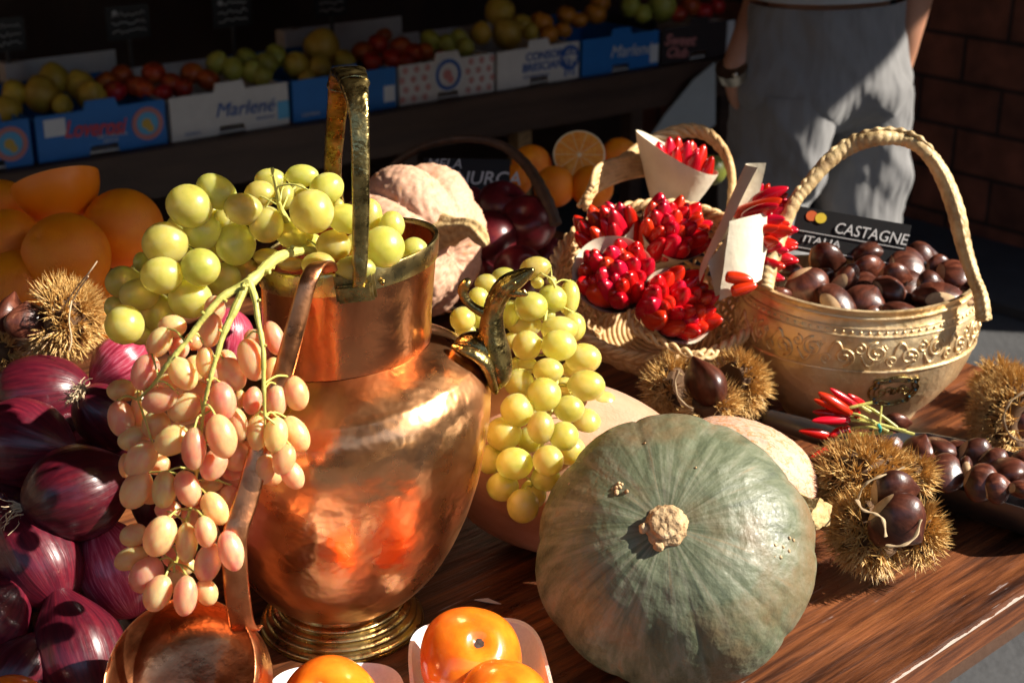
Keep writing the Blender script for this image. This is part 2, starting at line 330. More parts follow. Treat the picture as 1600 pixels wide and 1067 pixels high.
def brick_mat():
    m = bpy.data.materials.new('brick_wall'); m.use_nodes = True; t = m.node_tree; N = t.nodes; K = t.links.new; b = N['Principled BSDF']
    tc = N.new('ShaderNodeTexCoord'); mp = N.new('ShaderNodeMapping'); mp.inputs['Rotation'].default_value = (PI/2, 0, 0); K(tc.outputs['Object'], mp.inputs[0])
    br = N.new('ShaderNodeTexBrick'); K(mp.outputs[0], br.inputs['Vector']); br.inputs['Scale'].default_value = 1; br.inputs['Brick Width'].default_value = .30; br.inputs['Row Height'].default_value = .145
    br.inputs['Mortar Size'].default_value = .008; br.inputs['Mortar Smooth'].default_value = .4
    br.inputs['Color1'].default_value = (.20, .072, .045, 1); br.inputs['Color2'].default_value = (.12, .046, .03, 1); br.inputs['Mortar'].default_value = (.045, .025, .02, 1)
    n = N.new('ShaderNodeTexNoise'); n.inputs['Scale'].default_value = 9; n.inputs['Detail'].default_value = 8; K(tc.outputs['Object'], n.inputs['Vector'])
    r = N.new('ShaderNodeValToRGB'); r.color_ramp.elements[0].position = .3; r.color_ramp.elements[0].color = (.5, .5, .5, 1); r.color_ramp.elements[1].position = .75; r.color_ramp.elements[1].color = (1.5, 1.35, 1.3, 1); K(n.outputs['Fac'], r.inputs[0])
    x = N.new('ShaderNodeMix'); x.data_type = 'RGBA'; x.blend_type = 'MULTIPLY'; x.inputs[0].default_value = 1; K(br.outputs['Color'], x.inputs[6]); K(r.outputs[0], x.inputs[7]); K(x.outputs[2], b.inputs['Base Color'])
    b.inputs['Roughness'].default_value = .85
    bu = N.new('ShaderNodeBump'); bu.inputs['Distance'].default_value = .01; bu.invert = True; K(br.outputs['Fac'], bu.inputs['Height']); K(bu.outputs[0], b.inputs['Normal'])
    return m
MT['brick'] = brick_mat()

# ------------------------------------------------------------------ the place
E1 = V((.794, .608, 0)).normalized(); E2 = V((-E1.y, E1.x, 0)); ZZ = V((0, 0, 1))
GZ = -0.80
g = G(); g.add([(-14, -6, GZ), (14, -6, GZ), (14, 16, GZ), (-14, 16, GZ)], [(0, 1, 2, 3)])
tag(obj('ground', g, MT['stone'], smooth=False), kind='structure')

def local_slab(name, origin, e1, e2, rects, mat, parent=None, bevel=0.0):
    """boxes given as (x0,x1,y0,y1,z0,z1) in the frame (origin,e1,e2,z) - keeps that frame as the object's own axes"""
    gg = G()
    for (x0, x1, y0, y1, z0, z1) in rects: gg.box(((x0+x1)/2, (y0+y1)/2, (z0+z1)/2), x1-x0, y1-y0, z1-z0)
    me = gg.mesh(name, mat, False)
    if bevel:
        bm = bmesh.new(); bm.from_mesh(me); bmesh.ops.bevel(bm, geom=bm.edges[:], offset=bevel, segments=2, affect='EDGES'); bm.to_mesh(me); bm.free()
    o = bpy.data.objects.new(name, me); COL.objects.link(o)
    M = frame(V(origin), e1, e2, ZZ)
    if parent is not None: o.parent = parent; M = Matrix.Translation(-world_loc(parent)) @ M
    o.matrix_basis = M
    return o

# table
T0 = V((.287, .957, 0)); TE = (onz(1600, 925) - onz(1385, 1067)); TE.z = 0; TE.normalize(); TN = V((-TE.y, TE.x, 0))
TE2 = E1; T0 = onz(1385, 1067)
tb = thing('table', T0 + V((0, 0, GZ)), 'dark red-brown varnished wooden table carrying all the produce, worn pale along its front edge', 'table')
local_slab('tabletop', T0, TE, TN, [(-1.9, .62, 0, 1.42, -.032, 0)], MT['table'], tb, .003)
local_slab('apron', T0, TE, TN, [(-1.8, .55, .05, .07, -.11, -.034)], MT['shelf_wood'], tb)
for (a, b_) in ((-1.8, .07), (.5, .07), (-1.8, 1.3), (.5, 1.3)):
    local_slab('leg', T0, TE, TN, [(a, a+.06, b_+.002, b_+.06, GZ, -.034)], MT['shelf_wood'], tb, .004)

# brick side wall (runs away from us on the right) and its pale plinth
WA = onz(1600, 403, GZ); WB = onz(1422, 354, GZ); WD = (WB-WA); WD.z = 0; WD.normalize(); WN = V((-WD.y, WD.x, 0))   # WN points left/away
if WN.x > 0: WN = -WN
wl = thing('brick_wall', WA, 'dark red wall of large bricks with sunken mortar joints, right behind the person', 'wall')
o = bpy.data.objects.new('masonry', None)
def wall_slab(name, x0, x1, y0, y1, z0, z1, mat, parent):
    return local_slab(name, V((WA.x, WA.y, 0)), WD, V((-WD.y, WD.x, 0)), [(x0, x1, y0, y1, z0, z1)], mat, parent)
sgn = 1 if V((-WD.y, WD.x, 0)).dot(WN) > 0 else -1
wall_slab('masonry', -1.0, 4.2, *(sorted((-.35*sgn, 0))), GZ+.002, 3.4, MT['brick'], wl)
wall_slab('plinth', -1.01, 4.0, *(sorted((.002*sgn, .5*sgn))), GZ, GZ+.03, MT['stone'], wl)

# shelf with fruit crates, its back panel
ZB = -.24
A0 = onz(67, 255, ZB); B0 = onz(905, 122, ZB); E1 = (B0-A0); E1.z = 0; E1.normalize(); E2 = V((-E1.y, E1.x, 0))
def s_at(px):           # along-shelf coordinate whose front bottom edge shows at px
    k = (px-800)/FPX; f1 = E1.dot(FW); a0 = (A0-CAM)
    return (k*a0.dot(FW) - a0.x)/(E1.x - k*f1)
SF = lambda s, y=0, z=0: A0 + E1*s + E2*y + V((0, 0, z))
sh = thing('display_shelf', V((A0.x, A0.y, GZ)), 'long dark wooden shelf carrying the row of fruit crates at the back', 'shelf')
s0, s1 = s_at(-120), s_at(1150)
local_slab('board', A0, E1, E2, [(s0, s1, -.035, .62, -.05, -.002)], MT['shelf_wood'], sh, .003)
local_slab('rail', A0, E1, E2, [(s0, s1, -.02, .0, -.13, -.052)], MT['shelf_wood'], sh)
for px in (-60, 300, 640, 822, 1000, 1140):
    s = s_at(px); local_slab('post', A0, E1, E2, [(s-.025, s+.025, .005, .055, GZ-ZB, -.052)], MT['shelf_wood'] if px != 822 else MT['stem_brown'], sh)
bw = thing('back_wall', V((A0.x, A0.y, GZ)), 'unlit dark brown boarded wall behind the fruit shelf', 'wall')
local_slab('boarding', A0, E1, E2, [(s0-1.5, s1+.6, .95, 1.05, GZ-ZB+.001, 3.6)], MT['back_wood'], bw)

# awning over the shelf and aisle (out of the picture; it throws the shade)
aw = thing('awning', T0 + TN*1.5 + V((0, 0, 1.5)), 'unseen dark canvas awning roof over the shop front, its outline cut to shape the shade', 'awning')
def e12(s, p, z): return E1*s + E2*p + V((0, 0, z))
ap = [(-4.5, -0.3), (1.20, -0.3), (1.22, 1.10), (1.37, 1.10), (1.42, 1.53), (1.62, 1.56), (1.76, 1.50), (1.96, 1.52), (2.54, 2.40), (2.60, 3.6), (2.8, 6.6), (-4.5, 6.6)]
g = G(); n = len(ap); g.add([(x, y, 1.50) for x, y in ap]+[(x, y, 1.53) for x, y in ap], [tuple(reversed(range(n))), tuple(range(n, 2*n))]+[(i, (i+1) % n, (i+1) % n+n, i+n) for i in range(n)])
obj('canvas', g, MT['canvas'], aw, smooth=False)
# unseen facade added behind the camera: cuts sky fill, gives the copper warm reflections
hs = thing('added_house', V((0, -14, GZ)), 'unseen ochre plastered facade with tall windows, added behind the camera to cut sky fill', 'added_house')
g = G(); g.box((0, -14.2, 2.7), 26, .4, 7); obj('wall', g, MT['plaster'], hs, smooth=False)
for i in range(7):
    for k in range(2):
        x = -7.2+i*2.4; z = .8+k*3.1
        wf = G(); wf.box((x, -13.985, z), 1.1, .03, 1.9); wo = obj('window', wf, MT['winframe'], hs, smooth=False)
        wp = G(); wp.box((x, -13.965, z), .94, .012, 1.74); obj('pane', wp, MT['pane'], wo, smooth=False)

h2 = thing('added_house', V((-6.5, 3, GZ)), 'tall dark plastered building on the left, unseen and added to block sky light', 'added_house')  # out of view, added to keep sky light off the left side
g = G(); g.box((-6.7, 4, 5.2), .4, 16, 12); obj('wall', g, MT['plaster'], h2, smooth=False)
for i in range(4):
    wf = G(); wf.box((-6.485, -1+i*3, 1.2), .03, 1.1, 1.9); wo = obj('window', wf, MT['winframe'], h2, smooth=False)
    wp = G(); wp.box((-6.465, -1+i*3, 1.2), .012, .94, 1.74); obj('pane', wp, MT['pane'], wo, smooth=False)

h3 = thing('added_house', V((9, 1, GZ)), 'low dark plastered building on the right, unseen and added to block the horizon sky', 'added_house')  # out of view, added against low sky light, kept below the sun
g = G(); g.box((9.2, 1, 2.0), .4, 14, 5.6); obj('wall', g, MT['plaster'], h3, smooth=False)

# ------------------------------------------------------------------ text helper
def text(s, size, mat, O, ux, uy, parent, shear=0.0, name='lettering', align='LEFT', bold=0.0, xs=1.0):
    c = bpy.data.curves.new('t', 'FONT'); c.body = s; c.size = size; c.shear = shear; c.extrude = .0004; c.offset = bold*size; c.align_x = align; c.resolution_u = 3
    o = bpy.data.objects.new('t', c); me = bpy.data.meshes.new_from_object(o); bpy.data.objects.remove(o)
    me.name = name; me.materials.clear(); me.materials.append(mat)
    ux = V(ux).normalized(); uy = V(uy).normalized(); uz = ux.cross(uy)
    return put(name, me, frame(V(O)+uz*.0012, ux*xs, uy, uz), parent)

# ------------------------------------------------------------------ crates on the shelf
CH = .112
crates = [(-62, 55, 'blue', 'blue cardboard fruit crate with round emblem, cut off by the left edge of the picture'),
          (60, 264, 'blue2', 'blue cardboard crate with red script, white label and round red emblem'),
          (268, 454, 'white', 'plain white cardboard crate with blue script lettering'),
          (458, 621, 'blue3', 'unlettered blue cardboard crate behind the tall brass pitcher handle'),
          (624, 773, 'pattern', 'white crate patterned in red with a round emblem in the middle'),
          (776, 905, 'whiteb', 'white crate with two lines of dark blue capitals and an arch emblem'),
          (908, 1029, 'blue4', 'blue cardboard crate with white script lettering'),
          (1032, 1147, 'black', 'black crate with red script and a white end, last on the right')]
def disc(gg, O, ux, uy, r0, r1, off, seg=32):
    uz = ux.cross(uy)
    rows = [[O + uz*off + (ux*math.cos(2*PI*k/seg)+uy*math.sin(2*PI*k/seg))*r for k in range(seg)] for r in (max(r0, .0003), r1)]
    gg.grid(rows, True)
for (xa, xb, st, lab) in crates:
    a, b_ = s_at(xa)+.003, s_at(xb)-.003
    mid = (a+b_)/2; wd = b_-a
    cr = thing('fruit_crate', SF(mid, 0, 0), lab, 'crate', 'fruit crates along the back shelf')
    mat = MT['white_card'] if st in ('white', 'pattern', 'whiteb') else MT['black_card'] if st == 'black' else MT['blue_card']
    # front panel with top tab and bottom hand hole, as an extruded outline
    hw = wd/2; tw = wd*.12; hh = CH
    out = [(-hw, 0), (-tw, 0), (-tw*.85, .022), (tw*.85, .022), (tw, 0), (hw, 0), (hw, hh), (tw*1.1, hh), (tw*.95, hh+.022), (-tw*.95, hh+.022), (-tw*1.1, hh), (-hw, hh)]
    g = G(); n = len(out)
    f = [SF(mid+x, 0, z) for x, z in out]; bk = [SF(mid+x, .005, z) for x, z in out]
    g.add(f+bk, [tuple(range(n)), tuple(reversed(range(n, 2*n)))] + [(i, (i+1) % n, (i+1) % n+n, i+n) for i in range(n)])
    me = obj('front_panel', g, mat, cr, smooth=False)
    local_slab('side_panel', SF(mid), E1, E2, [(-hw, -hw+.004, .006, .38, 0, hh*.92)], mat, cr)
    local_slab('side_panel', SF(mid), E1, E2, [(hw-.004, hw, .006, .38, 0, hh*.92)], MT['white_card'] if st == 'black' else mat, cr)
    local_slab('back_panel', SF(mid), E1, E2, [(-hw+.005, hw-.005, .375, .38, 0, hh*1.1)], mat, cr)
    local_slab('base', SF(mid), E1, E2, [(-hw+.005, hw-.005, .006, .374, .001, .006)], MT['white_card'], cr)
    N_ = -E2
    def F(x, z): return SF(mid+x, -.001, z)
    def emblem(x, z, r, cols=('pink_ink', 'sky_ink', 'quince')):
        g = G(); disc(g, F(x, z), E1, ZZ, r*.72, r, .0014); obj('emblem', g, MT[cols[0]], cr, smooth=False)
        g = G(); disc(g, F(x, z), E1, ZZ, 0, r*.70, .0008); obj('emblem', g, MT[cols[1]], cr, smooth=False)
        g = G(); disc(g, F(x-.003, z), E1, ZZ, 0, r*.32, .002, 9); disc(g, F(x+r*.15, z-r*.3), E1, ZZ, 0, r*.25, .0024, 7); obj('emblem', g, MT[cols[2]], cr, smooth=False)
    if st in ('blue', 'blue2'): emblem(hw*.70 if st == 'blue2' else hw*.42, hh*.52, hh*.37, ('pink_ink', 'sky_ink', 'quince'))
    if st == 'blue2':
        text('Loverosi', .058, MT['red_ink'], F(-hw*.60, hh*.48), E1, ZZ+E1*.12, cr, .35, bold=.02, xs=.74)
        text('ORTOFRUTTA', .012, MT['white_ink'], F(-hw*.1, hh*.34), E1, ZZ, cr); text('VERONA', .010, MT['white_ink'], F(-hw*.02, hh*.24), E1, ZZ, cr)
        g = G(); g.box(F(-hw*.72, hh*.72), hw*.32, .0016, hh*.38, Matrix((E1, E2, ZZ)).transposed()); obj('sticker', g, MT['white_ink'], cr, smooth=False)
    if st == 'white':
        text('Marlené', .052, MT['blue_ink'], F(-hw*.28, hh*.42), E1, ZZ+E1*.05, cr, .3)
        g = G(); g.box(F(hw*.9, hh*.36), hw*.2, .0016, hh*.42, Matrix((E1, E2, ZZ)).transposed()); obj('sticker', g, MT['sky_ink'], cr, smooth=False)
        text('SELEZIONE', .011, MT['blue_ink'], F(hw*.42, hh*.22), E1, ZZ, cr); text('SÜDTIROL', .010, MT['blue_ink'], F(-hw*.8, hh*.1), E1, ZZ, cr)
    if st == 'blue3':
        g = G(); g.box(F(hw*.86, hh*.36), hw*.22, .0016, hh*.4, Matrix((E1, E2, ZZ)).transposed()); obj('sticker', g, MT['white_ink'], cr, smooth=False)
        text('SÜDTIROL', .012, MT['white_ink'], F(-hw*.85, hh*.12), E1, ZZ, cr)
    if st == 'pattern':
        g = G(); random.seed(3)
        for i in range(9):
            for k in range(4):
                x = -hw*.92+i*hw*.23; z = .016+k*.027
                if abs(x) < .06 or z > hh-.01: continue
                disc(g, F(x+(k % 2)*.012-.006, z), E1, ZZ, .003, .0095, .0012, 7)
        obj('printed_pattern', g, MT['pink_ink'], cr, smooth=False)
        emblem(0, hh*.62, hh*.44, ('white_ink', 'white_card', 'pink_ink'))
        g = G(); disc(g, F(0, hh*.62), E1, ZZ, hh*.30, hh*.40, .003); obj('emblem', g, MT['blue_ink'], cr, smooth=False)
    if st == 'whiteb':
        text('CONSORZIO', .034, MT['blue_ink'], F(-hw*.34, hh*.66), E1, ZZ, cr, .1, bold=.02); text('BRESCIANO', .034, MT['blue_ink'], F(-hw*.42, hh*.38), E1, ZZ, cr, .1, bold=.02)
        text('ORTOFRUTTICOLI', .012, MT['blue_ink'], F(-hw*.4, hh*.2), E1, ZZ, cr)
        g = G(); disc(g, F(hw*.76, hh*.6), E1, ZZ, hh*.24, hh*.34, .0014); obj('emblem', g, MT['blue_ink'], cr, smooth=False)
        g = G(); g.box(F(hw*.76, hh*.34), .006, .0016, hh*.4, Matrix((E1, E2, ZZ)).transposed()); g.box(F(hw*.66, hh*.3), .006, .0016, hh*.4, Matrix((E1, E2, ZZ)).transposed()); g.box(F(hw*.86, hh*.3), .006, .0016, hh*.4, Matrix((E1, E2, ZZ)).transposed()); obj('emblem', g, MT['blue_ink'], cr, smooth=False)
    if st == 'blue4':
        text('Marlené', .052, MT['white_ink'], F(-hw*.3, hh*.42), E1, ZZ+E1*.05, cr, .3)
        g = G(); g.box(F(hw*.88, hh*.36), hw*.22, .0016, hh*.5, Matrix((E1, E2, ZZ)).transposed()); obj('sticker', g, MT['white_ink'], cr, smooth=False)
    if st == 'black':
        text('Sweet', .05, MT['pink_ink'], F(-hw*.95, hh*.55), E1, ZZ+E1*.2, cr, .3, bold=.02); text('Club', .045, MT['pink_ink'], F(-hw*.9, hh*.2), E1, ZZ+E1*.2, cr, .3, bold=.02)
        g = G(); g.box(F(hw*.88, hh*.5), hw*.2, .0016, hh*.96, Matrix((E1, E2, ZZ)).transposed()); obj('sticker', g, MT['white_ink'], cr, smooth=False)

# fruit in the crates: (px, py, radius px, material, kind)
def sphere_mesh(name, mat, fn=None, seg=24, ring=14):
    g = G(); g.ball((0, 0, 0), 1, seg, ring, fn=fn); return g.mesh(name, mat, sharp=0)
def applefn(p):
    q = p.copy(); r = math.hypot(p.x, p.y); q.z = p.z*.9 - .22*math.exp(-(r/.28)**2)*(1 if p.z > 0 else -.6); return q
def quincefn(p):
    q = p.copy(); q.x *= 1 - .18*max(p.z, 0); q.y *= 1 - .18*max(p.z, 0); q.z *= 1.08; return q + p*.05*mnoise.noise(p*2.2)
me_quince = sphere_mesh('quince', MT['quince'], quincefn); me_red = sphere_mesh('red_fruit', MT['redfruit'], applefn)
me_pear = sphere_mesh('pear', MT['pear'], quincefn); me_tang = sphere_mesh('tangerine', MT['tangerine'], applefn)
FR = [('quince', me_quince, 'yellow quince', [(64, 147, 28), (84, 124, 25), (125, 133, 23), (143, 150, 24), (23, 145, 20), (12, 172, 22), (98, 165, 17)], 'in the blue crate with red script'),
      ('nectarine', me_red, 'red nectarine', [(165, 128, 17), (190, 118, 18), (212, 135, 18), (180, 143, 18), (240, 115, 19), (225, 140, 17), (268, 131, 18), (300, 115, 18), (285, 138, 17), (325, 125, 18), (255, 145, 15)], 'above the white crate with blue script'),
      ('pear', me_pear, 'dull yellow-green pear', [(340, 98, 18), (363, 108, 18), (385, 94, 18), (394, 112, 18), (416, 100, 18), (431, 88, 18), (410, 120, 17)], 'behind the white crate with blue script'),
      ('quince', me_quince, 'yellow quince', [(463, 102, 21), (500, 108, 20), (503, 74, 29), (538, 98, 19), (480, 125, 15)], 'in the unlettered blue crate'),
      ('nectarine', me_red, 'orange-red nectarine', [(566, 82, 17), (590, 70, 17), (625, 74, 18), (645, 84, 17), (581, 97, 17), (612, 93, 17), (635, 96, 16), (662, 82, 16), (600, 56, 13), (690, 92, 14)], 'behind the red-patterned crate'),
      ('pear', me_pear, 'greenish pear', [(672, 64, 16), (697, 70, 16), (716, 62, 16), (727, 74, 15)], 'at the left of the white crate with capitals'),
      ('quince', me_quince, 'big yellow quince', [(752, 52, 17), (781, 18, 24), (792, 52, 24), (816, 40, 17), (828, 50, 14)], 'in the white crate with capitals'),
      ('tangerine', me_tang, 'dim orange tangerine', [(846, 36, 19), (885, 24, 16), (858, 55, 15), (880, 48, 14), (930, 22, 18), (938, 6, 16), (905, 32, 14)], 'by the blue crate with white script'),
      ('pear', me_pear, 'green pear', [(985, 10, 17), (1034, 10, 24), (1005, 22, 14)], 'at the back of the last blue crate'),
      ('nectarine', me_red, 'dark red nectarine', [(1078, 10, 17), (1100, 18, 15), (1060, 22, 14), (1120, 10, 14)], 'in the black crate')]
ordn = ['first', 'second', 'third', 'fourth', 'fifth', 'sixth', 'seventh', 'eighth', 'ninth', 'tenth', 'eleventh', 'twelfth']
def ordinal_labels(pts):
    idx = sorted(range(len(pts)), key=lambda i: pts[i][0]); r = {}
    for k, i in enumerate(idx): r[i] = ordn[k] if k < 12 else 'far'
    return r
random.seed(11)
for nm, me, lab, pts, where in FR:
    od = ordinal_labels(pts)
    for i, (x, y, r) in enumerate(pts):
        s = s_at(x); base = SF(s, .06, 0)
        # choose the depth so that lower fruit stand nearer the front panel
        py0 = 533.5 - FPX*((SF(s, 0, CH)-CAM).dot(UP)/dep(SF(s, 0, CH)))
        back = .07 + max(0, (py0 - y))*.0032
        d = dep(SF(s, back, 0)); c = W(x, y, d); R = ps(r, d)
        o = put(nm, me, axis_frame(c, V((random.uniform(-.5, .5), random.uniform(-.5, .2), 1)), R, R, R, random.random()*6))
        tag(o, f'{lab} {where}, {od[i]} from the left', nm, f'{lab}s {where}')
# back row of shallow crates & price cards on sticks
for (x, y, w_, h_) in ((8, 55, 62, 52), (200, 35, 72, 52), (362, 18, 66, 48), (517, 5, 58, 42)):
    d = dep(SF(s_at(x), .42)); O = W(x, y, d); ww, hh = ps(w_, d), ps(h_, d)
    wh = {8: 'at the far left', 200: 'above the red nectarines', 362: 'above the pears behind the white crate', 517: 'above the unlettered blue crate'}[x]
    t = thing('price_card', SF(s_at(x), .42, 0), f'small black chalk price card on a stick {wh}', 'price card', 'black price cards over the crates')
    g = G(); g.box(O, ww, .004, hh, Matrix((E1, E2, ZZ)).transposed()); obj('card', g, MT['card_black'], t, smooth=False)
    g = G(); g.tube([O-ZZ*hh*.5, V((O.x, O.y, ZB+.05))], .006, 6); obj('stick', g, MT['metal_dark'], t)
    g = G(); random.seed(x)
    for row in range(3):
        pts = [O - E2*.004 + E1*(-ww*.38+ww*.76*k/14) + ZZ*(hh*(.26-.26*row)+random.uniform(-.006, .006)) for k in range(15)]
        g.tube(pts, .0016, 4)
    disc(g, O-E2*.003+E1*(-ww*.3)+ZZ*hh*.3, E1, ZZ, 0, .008, .001, 8)
    obj('chalk_writing', g, MT['chalk'], t)
# lighter shallow cartons behind
for (xa, xb, y, lab) in ((110, 300, 108, 'pale open carton behind the red nectarines'), (560, 760, 62, 'pale carton edge behind the orange-red nectarines')):
    a = s_at(xa); b_ = s_at(xb)
    t = thing('carton', SF((a+b_)/2, .44), lab, 'carton')
    local_slab('panel', SF((a+b_)/2), E1, E2, [(-(b_-a)/2, (b_-a)/2, .44, .446, 0, .165)], MT['white_card'], t)
    local_slab('flap', SF((a+b_)/2), E1, E2, [(-(b_-a)/2, -(b_-a)/2+.05, .39, .439, .12, .17)], MT['white_card'], t)

# triangle of sunlight on a panel under the shelf, built as a pale sheet
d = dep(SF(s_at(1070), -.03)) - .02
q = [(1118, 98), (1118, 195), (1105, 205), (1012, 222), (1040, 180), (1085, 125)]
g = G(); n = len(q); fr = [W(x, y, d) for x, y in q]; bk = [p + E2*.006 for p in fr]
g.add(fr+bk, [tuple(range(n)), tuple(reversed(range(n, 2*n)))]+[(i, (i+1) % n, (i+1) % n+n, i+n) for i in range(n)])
tag(obj('sunlit_triangle', g, MT['sun_patch'], smooth=False), 'pale triangular sheet standing in for sunlight on a panel below the shelf, beside the person', 'sun_patch')

# ------------------------------------------------------------------ person (seen from the belt down in the photo)
def person():
    D = 2.95; k = D/FPX
    O = W(1290, 60, D); cx, cy = O.x, O.y; zw = O.z
    CR, SR = math.cos(math.radians(27)), math.sin(math.radians(27))
    H = lambda x, y, z: V((cx+x*1.06*CR-y*SR, cy+x*1.06*SR+y*CR, zw+z))     # waist frame, turned
    t = thing('person', V((cx, cy, GZ)), 'person standing with back turned, loose grey trousers, watch on the left wrist', 'person')
    footz = GZ+.05
    # continuous body grown by skin modifier
    P = {}; verts = []; edges = []; rad = []
    def v(n, p, r, par=None):
        P[n] = len(verts); verts.append(p); rad.append(r)
        if par: edges.append((P[par], P[n]))
    v('pel', H(0, 0, -.03), (.13, .10)); v('wst', H(0, .0, .10), (.125, .095), 'pel'); v('chest', H(0, .0, .32), (.155, .11), 'wst'); v('nb', H(0, .01, .47), (.06, .06), 'chest'); v('nk', H(0, -.0, .55), (.052, .052), 'nb')
    v('hd', H(0, .02, .64), (.078, .092), 'nk'); v('ht', H(0, .02, .74), (.06, .07), 'hd')
    for s, nm in ((-1, 'l'), (1, 'r')):
        v('hip'+nm, H(s*.085, 0, -.10), (.070, .08), 'pel'); v('kn'+nm, H(s*.095, .0, -.50), (.055, .06), 'hip'+nm); v('ank'+nm, H(s*.09, 0, GZ+.10-zw), (.036, .04), 'kn'+nm); v('heel'+nm, H(s*.09, .01, GZ+.05-zw), (.036, .04), 'ank'+nm); v('toe'+nm, H(s*.10, .17, GZ+.035-zw), (.035, .03), 'heel'+nm)
    v('shl', H(-.17, 0, .40), (.055, .055), 'chest'); v('shr', H(.17, 0, .40), (.055, .055), 'chest')
    el = W(1200, -25, D); el2 = W(1175, 50, D-.03); wr = W(1145, 112, D-.05)
    v('ell', el, (.042, .042), 'shl'); v('fal', el2, (.038, .038), 'ell'); v('wrl', wr, (.024, .028), 'fal')
    hd = V((.35, .5, -.75)).normalized(); hb = wr+hd*.045
    v('pal', hb, (.018, .038), 'wrl'); v('pal2', hb+hd*.04, (.015, .04), 'pal')
    for j in range(4):
        o_ = V((0, (j-1.5)*.020, 0)); b0 = hb+hd*.062+o_
        v(f'fl{j}', b0, (.009, .009), 'pal2'); v(f'fl{j}b', b0+hd*(.03+.004*(j in (1, 2)))+V((.008, 0, 0)), (.0085, .0085), f'fl{j}'); v(f'fl{j}c', b0+hd*(.052+.006*(j in (1, 2)))+V((.022, 0, 0)), (.007, .007), f'fl{j}b')
    v('tl', hb+V((.01, .045, .0)), (.011, .011), 'pal'); v('tl2', hb+hd*.035+V((.012, .06, 0)), (.009, .009), 'tl')
    er = W(1432, -20, D); wr2 = W(1418, 62, D+.02)
    v('elr', er, (.042, .042), 'shr'); v('wrr', wr2, (.025, .028), 'elr'); v('par', wr2+V((-.01, .02, -.07)), (.018, .036), 'wrr')
    for j in range(4):
        b0 = wr2+V((-.01, .02+(j-1.5)*.018, -.10)); v(f'fr{j}', b0, (.009, .009), 'par'); v(f'fr{j}b', b0+V((-.012, 0, -.045)), (.008, .008), f'fr{j}')
    v('tr', wr2+V((-.01, .065, -.06)), (.01, .01), 'par'); v('tr2', wr2+V((-.012, .075, -.10)), (.009, .009), 'tr')
    me = bpy.data.meshes.new('body'); me.from_pydata([tuple(p) for p in verts], edges, []); o = bpy.data.objects.new('body', me); COL.objects.link(o)
    m = o.modifiers.new('s', 'SKIN'); sv = me.skin_vertices[0].data
    for i, r in enumerate(rad): sv[i].radius = r
    sv[0].use_root = True
    m2 = o.modifiers.new('u', 'SUBSURF'); m2.levels = m2.render_levels = 2
    dg = bpy.context.evaluated_depsgraph_get(); me2 = bpy.data.meshes.new_from_object(o.evaluated_get(dg)); bpy.data.objects.remove(o)
    me2.name = 'body'; me2.materials.clear(); me2.materials.append(MT['skin'])
    me2.transform(Matrix.Translation(-t.location)); me2.polygons.foreach_set('use_smooth', [True]*len(me2.polygons))
    bo = bpy.data.objects.new('body', me2); COL.objects.link(bo); bo.parent = t
    hc = H(0, .02, .68)
    g = G(); g.ball(hc+V((0, -.01, .03)), 1, 20, 12, M=Matrix.Translation(hc+V((0, -.022, .03))) @ Matrix.Diagonal((.088, .10, .115, 1))); obj('hair', g, MT['hair'], bo)
    g = G()
    for s in (-1, 1): g.ball(hc+V((s*.032, .105, .0)), .010, 8, 6)
    g.ball(hc+V((0, .118, -.025)), .014, 8, 6); g.tube([hc+V((-.025, .105, -.058)), hc+V((0, .112, -.06)), hc+V((.025, .105, -.058))], .006, 6); obj('face', g, MT['skin'], bo)
    g = G()
    for s in (-1, 1): g.ball(hc, 1, 10, 8, M=Matrix.Translation(hc+V((s*.088, .0, -.01))) @ Matrix.Diagonal((.012, .02, .032, 1)))
    obj('ear', g, MT['skin'], bo)
    # trousers: loft of sections
    def fold(p, a, amp):
        # diagonal fabric folds fanning from the seat plus long vertical ones
        x, z = p.x-cx, p.z-zw
        q = x*14 + z*9; n1 = mnoise.noise(V((q*.55, z*2.2, a*.6))); n2 = 1-2.5*abs(mnoise.noise(V((x*26+z*18, z*6, 3.1))))
        f2 = math.sin(q*2.1 + 2.2*mnoise.noise(V((x*5, z*5, 1)))*2)
        rg = 1-2.2*abs(mnoise.noise(V((q*.42+3, z*1.3, a*.35)))); return 1.5*amp*(n1*.7 + .4*n2 + .4*f2 + 1.1*rg)
    g = G(); seg = 88
    rows = []
    for (z, rx, ry, ox) in spline([(.075, .150, .112, 0), (.03, .155, .118, 0), (-.05, .172, .128, 0), (-.09, .180, .135, 0), (-.13, .166, .120, 0), (-.165, .13, .085, 0), (-.185, .08, .05, 0)], 9):
        row = []
        for i in range(seg):
            a = 2*PI*i/seg; n = V((math.cos(a), math.sin(a), 0)); p = H(ox+rx*n.x, ry*n.y, z)
            # seat: two cheeks on the near side
            if n.y < 0:
                bk = .022*math.exp(-((abs(n.x)-.5)/.3)**2)*math.exp(-((z+.12)/.09)**2); p.x += bk*SR; p.y -= bk*CR
            row.append(p + n*fold(p, a, .007))
        rows.append(row)
    g.grid(rows, True)
    for s in (-1, 1):
        rows = []
        for (z, rx, ry, ox) in spline([(-.09, .086, .122, .088), (-.15, .086, .122, .092), (-.22, .078, .112, .100), (-.34, .070, .094, .106), (-.55, .066, .084, .106), (-.70, .068, .082, .106), (GZ-zw+.10, .080, .088, .098), (GZ-zw+.045, .084, .094, .098)], 12):
            row = []
            for i in range(56):
                a = 2*PI*i/56; n = V((math.cos(a), math.sin(a), 0)); p = H(s*ox+rx*n.x, ry*n.y, z)
                row.append(p + n*fold(p, a+s*3, .0095*sstep(-.18, -.3, z)+.004))
            rows.append(row)
        g.grid(rows, True)
    tr = obj('trousers', g, MT['trousers'], t, sharp=0)
    g = G(); rows = []
